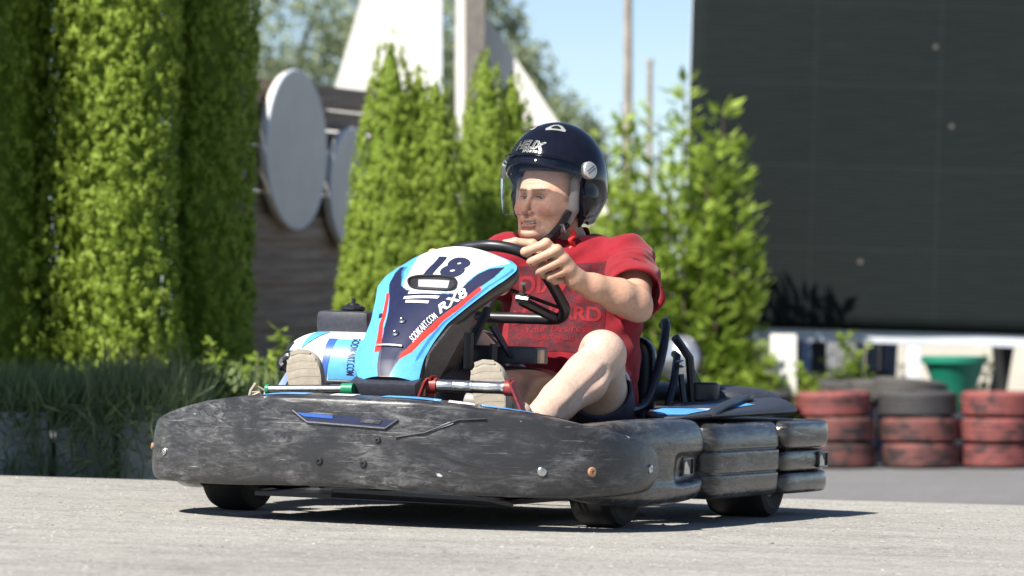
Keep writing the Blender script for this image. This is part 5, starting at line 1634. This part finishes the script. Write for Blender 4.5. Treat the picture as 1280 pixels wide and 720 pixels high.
# ------------------------------------------------------------------ slat fence with two round discs
FD = Vector((.331, .944, 0)); FP = Vector((-1.31, 27.0, 0))
fa = math.atan2(FD.y, FD.x)
fence = thing("slat_fence", "dark weathered fence of horizontal boards behind the thujas", "fence", (FP.x, FP.y, .1), (0, 0, fa))
bd = None
for k in range(14):
    if bd is None:
        o = MB().box((0, 0, 0), (4.1, .024, .139), bev=.004).build("board", M['board'], fence); bd = o.data
    else:
        o = bpy.data.objects.new("board", bd); link(o, fence)
    o.location = (.48 + RNG.uniform(-.03, .03), .022 * (k % 2), 1.875 - .1345 * k - .06); o.rotation_euler = (RNG.uniform(-.04, .04), RNG.uniform(-.003, .003), 0)
    if k in (1, 2, 4): o.scale = (1, 1, .84)
po = None
for q in (-1.5, .40, 2.4):
    if po is None:
        o = MB().box((0, .075, .9), (.09, .09, 1.95), bev=.006).build("post", M['board'], fence); po = o.data
    else:
        o = bpy.data.objects.new("post", po); link(o, fence)
    o.location = (q, 0, 0)
def disc(label, t, z, r):
    p = FP + FD * t + Vector((FD.y, -FD.x, 0)) * .07
    root = thing("round_disc", label, "disc", (p.x, p.y, z), (0, 0, fa))
    MB().lathe([(r - .012, -.02), (r, -.012), (r, .03), (r - .012, .038)], (0, .038 - .03, 0), (0, -1, 0), 64).build("face", M['disc'], root, sharp=30)
    MB().tube([(r * math.cos(a), -.02, r * math.sin(a)) for a in np.linspace(0, 6.283, 48, endpoint=False)], .014, 8, closed=True).build("rim", M['rail'], root)
disc("large pale grey round disc mounted on the slat fence", -.20, 1.572, .468)
disc("smaller grey disc on the fence half hidden by the pointed thuja", .72, 1.36, .37)

# ------------------------------------------------------------------ white A-frame and poles
af = thing("white_frame_structure", "tall white sail-shaped structure with two sloping panels behind the fence", "structure", (-.6, 33, -.5))
def flat(name, pts, th, mat, parent, loc):
    MB().prism([(x - loc[0], y - loc[1], z - loc[2]) for x, y, z in pts], (0, th, 0)).build(name, mat, parent, False)
L0 = (-.6, 33, -.5)
flat("left_panel", [(-2.12, 33, -.5), (-.565, 33, -.5), (-.565, 33, 4.9), (-.70, 33, 4.3)], .12, M['whitepaint'], af, L0)
flat("panel_edge", [(-.562, 32.97, -.5), (-.515, 32.97, -.5), (-.515, 32.97, 4.9), (-.562, 32.97, 4.9)], .18, M['rail'], af, L0)
flat("right_panel", [(-.198, 33.1, -.5), (.72, 33.1, -.5), (.72, 33.1, 1.44), (.336, 33.1, 2.01), (-.198, 33.1, 2.81)], .12, M['whitepaint'], af, L0)
flat("white_post", [(-.415, 32.9, -.5), (-.345, 32.9, -.5), (-.345, 32.9, 4.8), (-.415, 32.9, 4.8)], .07, M['whitepaint'], af, L0)
flat("wooden_post", [(-.340, 32.86, -.5), (-.20, 32.86, -.5), (-.20, 32.86, 4.9), (-.340, 32.86, 4.9)], .14, M['greypost'], af, L0)
def pole(label, x, y, r, top):
    o = MB().tube([(0, 0, -.3), (0, 0, top + .52)], [r, r * .8], 12).tube([(0, 0, top + .50), (0, 0, top + .56)], [r * 1.1, r * 1.0], 12).build("wooden_pole", M['polewood'])
    o.location = (x, y, -.52); tag(o, label, "pole", "poles behind the bush")
pole("tall wooden utility pole rising behind the bush beside the net", 1.165, 45, .050, 6.5)
pole("thin shorter grey pole just right of the tall utility pole", 1.385, 45, .034, 3.1)

# ------------------------------------------------------------------ broadleaf trees far behind
def tree(label, x, y, z, h, cz, rx, rz, n, seed, mat='fartree', leaf=.11, group=None, name="broadleaf_tree"):
    root = thing(name, label, "tree", (x, y, z), (0, 0, 0), group)
    rg = np.random.default_rng(seed)
    tr = MB(); tr.tube([(0, 0, -.3), (.05, 0, h * .3), (-.05, .1, h * .7)], [.16, .12, .04], 8)
    cl = []
    for i in range(46):
        d = rg.normal(size=3); d /= np.linalg.norm(d); q = d * rg.random() ** .45 * np.array([rx, rx * .8, rz]) + np.array([0, 0, cz])
        cl.append((q, rg.uniform(.22, .42) * rx))
        if i < 14: tr.tube([(0, .05, min(h * .6, q[2] * .55)), tuple(q * np.array([.5, .5, .8])), tuple(q)], [.05, .03, .008], 5)
    tr.build("trunk", M['bark'], root)
    P = []; T = []
    for q, r in cl:
        k = n // len(cl); d = rg.normal(size=(k, 3)); d /= np.linalg.norm(d, axis=1)[:, None]
        P.append(q + d * r * (rg.random((k, 1)) ** .5)); T.append(np.clip(np.full(k, .5 + .2 * rg.normal()) + rg.normal(size=k) * .15, 0, 1))
    P = np.concatenate(P); T = np.concatenate(T); m = len(P)
    leaf_mesh("crown", P, rg.normal(size=(m, 3)) + np.array([0, 0, -.2]), rg.normal(size=(m, 3)), rg.uniform(.6, 1.3, m) * leaf, rg.uniform(.3, .5, m) * leaf, M[mat], root, T)
    return root
tree("hazy grey-green tree behind the slat fence at the upper left", -2.75, 52, -.5, 5.5, 4.1, 1.35, 2.0, 9000, 41, group="trees far behind the fence")
tree("grey-green tree just behind the left white sail panel", -1.25, 55, -.5, 5.5, 4.2, 1.1, 2.2, 7000, 42, group="trees far behind the fence")
tree("grey-green tree seen between the two white panels", -.35, 54, -.5, 5.0, 3.6, .95, 2.0, 6000, 43, group="trees far behind the fence")
tree("loose green tree right of the white structure above the helmet", .42, 50, -.5, 4.2, 2.55, .60, 1.15, 3600, 44, group="trees far behind the fence")
for i, (x, y, w, h) in enumerate(((-4.2, 44, 1.2, 1.7), (-2.2, 45, 1.0, 1.5), (-.6, 43.5, .9, 1.6), (.6, 44, .9, 1.5), (1.8, 43, .9, 1.35))):
    leafy(["wide green shrub far behind the clipped columns", "rounded shrub behind the slat fence", "green shrub low behind the white panels", "green shrub low behind the helmet", "green shrub behind the bright bush at the net edge"][i], x, y, -.55, w, h, 2200, 60 + i, leaf=.16, name="shrub", cat="shrub")

# ------------------------------------------------------------------ bright laurel-like bush by the net
def bush():
    bx_, by_ = 1.22, 33.0
    root = thing("leafy_bush", "bright green large-leaved bush between the driver and the dark net", "bush", (bx_, by_, -.52))
    rg = np.random.default_rng(77); st = MB(); P = []; D = []; T = []
    tips = [(.66, 1.95, .1, .5), (.80, 2.15, 0, .45), (.92, 1.95, .2, .6), (1.08, 2.05, -.1, .5), (1.27, 2.33, 0, .8), (1.33, 2.0, .2, .9), (1.44, 1.78, -.1, 1), (1.56, 2.12, 0, .8), (1.66, 1.85, .1, .9), (1.68, 1.42, -.1, 1), (1.73, 1.18, .1, 1), (1.68, .80, 0, 1), (1.64, 1.2, -.2, 1), (.70, 1.55, -.2, 1.0), (.58, 1.3, 0, 1.0), (.9, 1.5, -.25, 1.1), (1.15, 1.62, -.25, .9), (1.4, 1.35, -.3, 1.1),
            (1.62, .50, -.1, 1), (1.25, 1.1, -.35, 1.1), (1.0, 1.0, -.35, 1), (.7, .9, -.3, 1), (.5, .8, -.1, 1), (1.5, .75, -.35, 1.1), (1.1, 1.75, .2, .8), (1.0, 1.3, .1, .8), (1.45, 1.0, .1, 1), (.8, 1.2, .1, .8), (1.6, .25, -.2, 1), (1.3, .4, -.35, 1), (.9, .35, -.3, 1), (1.64, 1.62, 0, .7), (1.74, .95, -.1, .8), (1.48, 1.55, .1, .9)]
    for x, z, y, dens in tips:
        bx0 = bx_ + (x - bx_) * .35 + rg.normal() * .03
        p = np.array([[bx0 - bx_, rg.normal() * .08, 0.0], [(bx0 * .5 + x * .5) - bx_, y * .6, (z + .52) * .45], [x - bx_ - (x - bx_) * .06, y, (z + .52) * .8], [x - bx_, y, z + .52]])
        st.tube([tuple(q) for q in p], [.018, .014, .009, .003], 6)
        k = int(78 * dens * (.6 + (z + .52) / 2))
        for i in range(k):
            t = rg.uniform(.18, 1.0) ** .8; q = np.array([np.interp(t, (0, .4, .8, 1), p[:, j]) for j in range(3)])
            a = rg.random() * 6.283
            lx = rg.uniform(.04, .19) * (1.2 - t)
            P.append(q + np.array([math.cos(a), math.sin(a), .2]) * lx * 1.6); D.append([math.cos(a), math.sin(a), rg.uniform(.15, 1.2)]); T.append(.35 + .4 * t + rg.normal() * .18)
    P = np.array(P); D = np.array(D); m = len(P)
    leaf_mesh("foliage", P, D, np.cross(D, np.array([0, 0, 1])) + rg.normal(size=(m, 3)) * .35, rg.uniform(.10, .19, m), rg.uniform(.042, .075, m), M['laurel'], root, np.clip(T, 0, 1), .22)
    st.build("stem", M['bark'], root)
bush()
for i, (x, y, z, w, h, s) in enumerate(((1.72, 32.6, -.52, .28, .75, 81), (2.05, 32.9, -.52, .25, .62, 82), (1.38, 32.5, -.52, .30, .80, 83), (2.25, 33.2, -.52, .16, .80, 84), (2.50, 33.5, -.52, .24, 1.06, 85), (1.86, 32.38, -.52, .20, .86, 86), (2.12, 32.45, -.52, .14, .80, 87))):
    leafy(["low green weeds in front of the white support block", "green weeds right of the white support block, with rusty stalks", "low green weeds directly behind the seat", "small weeds against the dark crate under the net", "green shrub seen through the gap under the net", "leafy weeds hiding the foot of the white support block", "few tall weeds between the white block and the red tyres"][i], x, y, z, w, h, 1100, s, leaf=.10)

# ------------------------------------------------------------------ big dark net on a white frame
SY = 34.1
net = thing("net_screen", "large dark shade net stretched over a white steel frame", "screen", (1.3, SY, .5), (0, math.radians(1.7), math.radians(-2)))
def grid_panel(w, h, nx, nz):
    v = []; f = []
    for i in range(nx + 1):
        for j in range(nz + 1):
            x = w * i / nx; z = h * j / nz
            v.append((x, .010 * math.sin(x * 3.1) * math.sin(z * 2.3 + x) - .012, z))
    for i in range(nx):
        for j in range(nz):
            a = i * (nz + 1) + j; f.append((a, a + nz + 1, a + nz + 2, a + 1))
    return v, f
v, f = grid_panel(5.2, 3.4, 40, 26)
o = mesh_obj("net", v, f, M['net'], net)
md = o.modifiers.new("solid", 'SOLIDIFY'); md.thickness = .012; md.offset = 0; bake(o)
MB().box((2.6, .05, -.045), (5.24, .09, .10), bev=.006).build("rail", M['rail'], net)
MB().box((.02, .07, 1.7), (.05, .09, 3.36), bev=.004).build("side_post", M['rail'], net)
for x in (1.9, 3.6): MB().box((x, .08, 1.7), (.06, .08, 3.36), bev=.004).build("back_post", M['rail'], net)
MB().box((1.77, .06, -.56), (.105, .10, .93), Matrix.Rotation(math.radians(-1.7), 3, 'Y'), bev=.005).build("leg", M['rail'], net)
MB().box((.955, .06, -.56), (.075, .10, .93), Matrix.Rotation(math.radians(-1.7), 3, 'Y'), bev=.005).build("leg", M['bluegrey'], net)
MB().box((4.6, .06, -.56), (.105, .10, .93), Matrix.Rotation(math.radians(-1.7), 3, 'Y'), bev=.005).build("leg", M['rail'], net)
o = MB().box((0, 0, .48), (.185, .24, .96), bev=.012).build("support_block", M['whitepaint']); o.location = (1.975, 32.62, -.52)
tag(o, "white painted block standing under the net frame behind weeds", "block")
o = MB().box((0, 0, .35), (.22, .2, .70), bev=.01).box((0, -.11, .60), (.24, .03, .05)).build("crate", M['darkbox']); o.location = (2.34, 35.0, -.2)
tag(o, "dark tall crate standing under the net frame", "crate")
# blue-grey glazed door leaning under the frame
dr = thing("glazed_door", "blue-grey glazed door leaning under the net frame", "door", (2.85, 35.6, -.5), (0, math.radians(3), 0))
MB().box((-.125, 0, .55), (.07, .04, 1.15)).box((.155, 0, .55), (.03, .04, 1.15)).build("door_frame", M['bluegrey'], dr)
for x in (-.015, .105): MB().box((x, .01, .55), (.09, .015, 1.12)).build("pane", M['bluegrey'], dr)
MB().box((-.072, -.012, .55), (.022, .02, 1.12)).box((.045, -.012, .55), (.028, .02, 1.12)).box((.02, -.014, .62), (.20, .02, .04)).build("glazing_bar", M['darkbar'], dr)
# green tub, planks, far wall
tb = thing("green_tub", "green plastic tub with a flared rim behind the tyre stacks", "tub", (3.315, 33.55, -.14))
MB().lathe([(.10, 0), (.14, .12), (.215, .33), (.232, .36), (.245, .365), (.245, .40), (.225, .40), (.205, .33), (.13, .10), (.09, .02)], (0, 0, 0), (0, 0, 1), 40).build("tub", M['greentub'], tb)
MB().lathe([(.243, .355), (.252, .36), (.252, .405), (.243, .41), (.226, .405), (.226, .36)], (0, 0, 0), (0, 0, 1), 40, closed=True).build("rim", M['greentub'], tb)
o = MB().box((0, 0, .19), (.30, .26, .375), bev=.01).build('stand', M['darkbox']); o.location = (3.315, 33.55, -.52); tag(o, 'dark low stand under the green tub behind the tyres', 'stand')
for i, (x, w, tl, mt, lb) in enumerate(((3.93, .075, -5, 'beige', "pale leaning plank right of the green tub"), (4.10, .07, 6, 'beige', "pale plank at the right edge of the picture under the net"), (3.80, .14, 10, 'darksteel', "dark grey sheet leaning beside the green tub"))):
    o = MB().box((0, 0, .6), (w, .03, 1.2), bev=.004).build("plank" if i < 2 else "metal_sheet", M[mt]); o.location = (x, 35.6 + .1 * i, -.52); o.rotation_euler = (math.radians(-4), math.radians(tl), 0)
    tag(o, lb, "plank" if i < 2 else "sheet")
fw = MB().box((0, 0, .5), (6, .2, 1.14)).box((0, 0, 1.09), (6.06, .26, .05)).build("far_wall", M['render'], None, False); fw.location = (6.4, 44, -.55)
tag(fw, "pale rendered wall far behind, seen under the net", "wall")
leafy("yellow-green plants behind the planks at the right edge", 3.83, 36.6, -.52, .22, .95, 420, 91, leaf=.09)
leafy("thin reddish-brown plant rising by the green tub", 3.08, 35.2, -.52, .08, 1.0, 90, 92, leaf=.06)
# round silver mirror behind the seat
mr = thing("convex_mirror", "round silver convex mirror on a low post behind the kart seat", "mirror", (1.135, 30.2, -.455), (0, 0, math.radians(-35)))
MB().lathe([(.002, .10), (.06, .092), (.10, .072), (.135, .04), (.155, 0)], (0, 0, .74), (0, -1, 0), 32).build("dome", M['silver'], mr)
MB().lathe([(.155, .0), (.165, .01), (.165, -.03), (.12, -.07), (.05, -.09)], (0, 0, .74), (0, -1, 0), 32).build("rim", M['black'], mr)
MB().tube([(0, .05, -.1), (0, .05, .62)], .03, 10).build("post", M['darksteel'], mr)

# ------------------------------------------------------------------ tyre stacks
TY = {}
def tyre(label, x, y, z, mat, group, tilt=(0, 0, 0), R=.283, W=.182):
    tilt = (tilt[0] + RNG.uniform(-.02, .02), tilt[1] + RNG.uniform(-.02, .02), tilt[2])
    root = thing("car_tyre", label, "tyre", (x, y, z), tilt, group)
    q_ = RNG.uniform(.965, 1.03); root.scale = (q_, q_, 1)
    if 'm' not in TY:
        prof = [(R * .60, -W / 2 + .03), (R * .66, -W / 2 + .01), (R * .80, -W / 2), (R * .92, -W / 2 + .010), (R * .975, -W / 2 + .028)]
        for q in (-.30, -.10, .10, .30):
            prof += [(R * .995, W * (q - .075)), (R * 1.0, W * (q - .06)), (R * 1.0, W * (q + .06)), (R * .995, W * (q + .075)), (R * .972, W * (q + .08)), (R * .972, W * (q + .12))]
        prof = prof[:-2]
        prof += [(R * .975, W / 2 - .028), (R * .92, W / 2 - .010), (R * .80, W / 2), (R * .66, W / 2 - .01), (R * .60, W / 2 - .03), (R * .585, 0)]
        o = MB().lathe(prof, (0, 0, W / 2), (0, 0, 1), 48, closed=True).build("casing", M[mat], root, sharp=40)
        b = MB().tube([(R * .62 * math.cos(a), R * .62 * math.sin(a), W - .012) for a in np.linspace(0, 6.283, 32, endpoint=False)], .008, 6, closed=True).build("bead", M['tyreblack'], root)
        TY['m'] = o.data; TY['b'] = b.data
    else:
        o = bpy.data.objects.new("casing", TY['m']); link(o, root)
        b = bpy.data.objects.new("bead", TY['b']); link(b, root)
        o.material_slots[0].link = 'OBJECT'; o.material_slots[0].material = M[mat]
    return root
gz = -.52; g3 = "tyres stacked in threes along the track edge"
TX = [(2.32, 32.2), (2.925, 32.2), (3.50, 32.2)]
W_ = .182
names = [("left red stack, nearest the kart", 'tyrered', 'tyrefade', 'tyrefade'), ("middle stack", 'tyreblack', 'tyrefade', 'tyrefade'), ("right red stack at the picture edge", 'tyrered', 'tyrered', 'tyrered')]
for (x, y), (nm, a, b_, c_) in zip(TX, names):
    for k, (lv, mt) in enumerate((("bottom", c_), ("middle", b_), ("top", a))):
        col = {"tyrered": "red painted tyre", "tyrefade": "worn red painted tyre", "tyreblack": "bare black tyre"}[mt]
        tyre("%s, %s of the %s" % (col, lv if lv != "middle" else "centre", nm), x + RNG.uniform(-.012, .012), y + RNG.uniform(-.02, .02), gz + .004 + k * (W_ + .001), mt, g3, (0, 0, RNG.uniform(0, 6)))
tyre("grey dusty tyre lying tilted behind the left red stack", 2.28, 32.95, -.07, 'tyredust', g3, (math.radians(14), math.radians(6), 1))
tyre("dusty tyre lying on top behind the black tyre of the middle stack", 2.90, 32.80, -.075, 'tyredust', g3, (math.radians(6), 0, 2))
tyre("dusty tyre between the left and middle stacks, further back", 2.66, 33.0, -.09, 'tyredust', g3, (math.radians(4), 0, 3))
for x, nm in ((1.72, "stack behind the rear cover"), (1.14, "stack just behind the seat")):
    for k in range(3):
        tyre("grey tyre, %s of the black %s" % (("bottom", "centre", "top")[k], nm), x, 32.0, gz + .004 + k * (W_ + .001), 'tyreblack', g3, (0, 0, RNG.uniform(0, 6)))
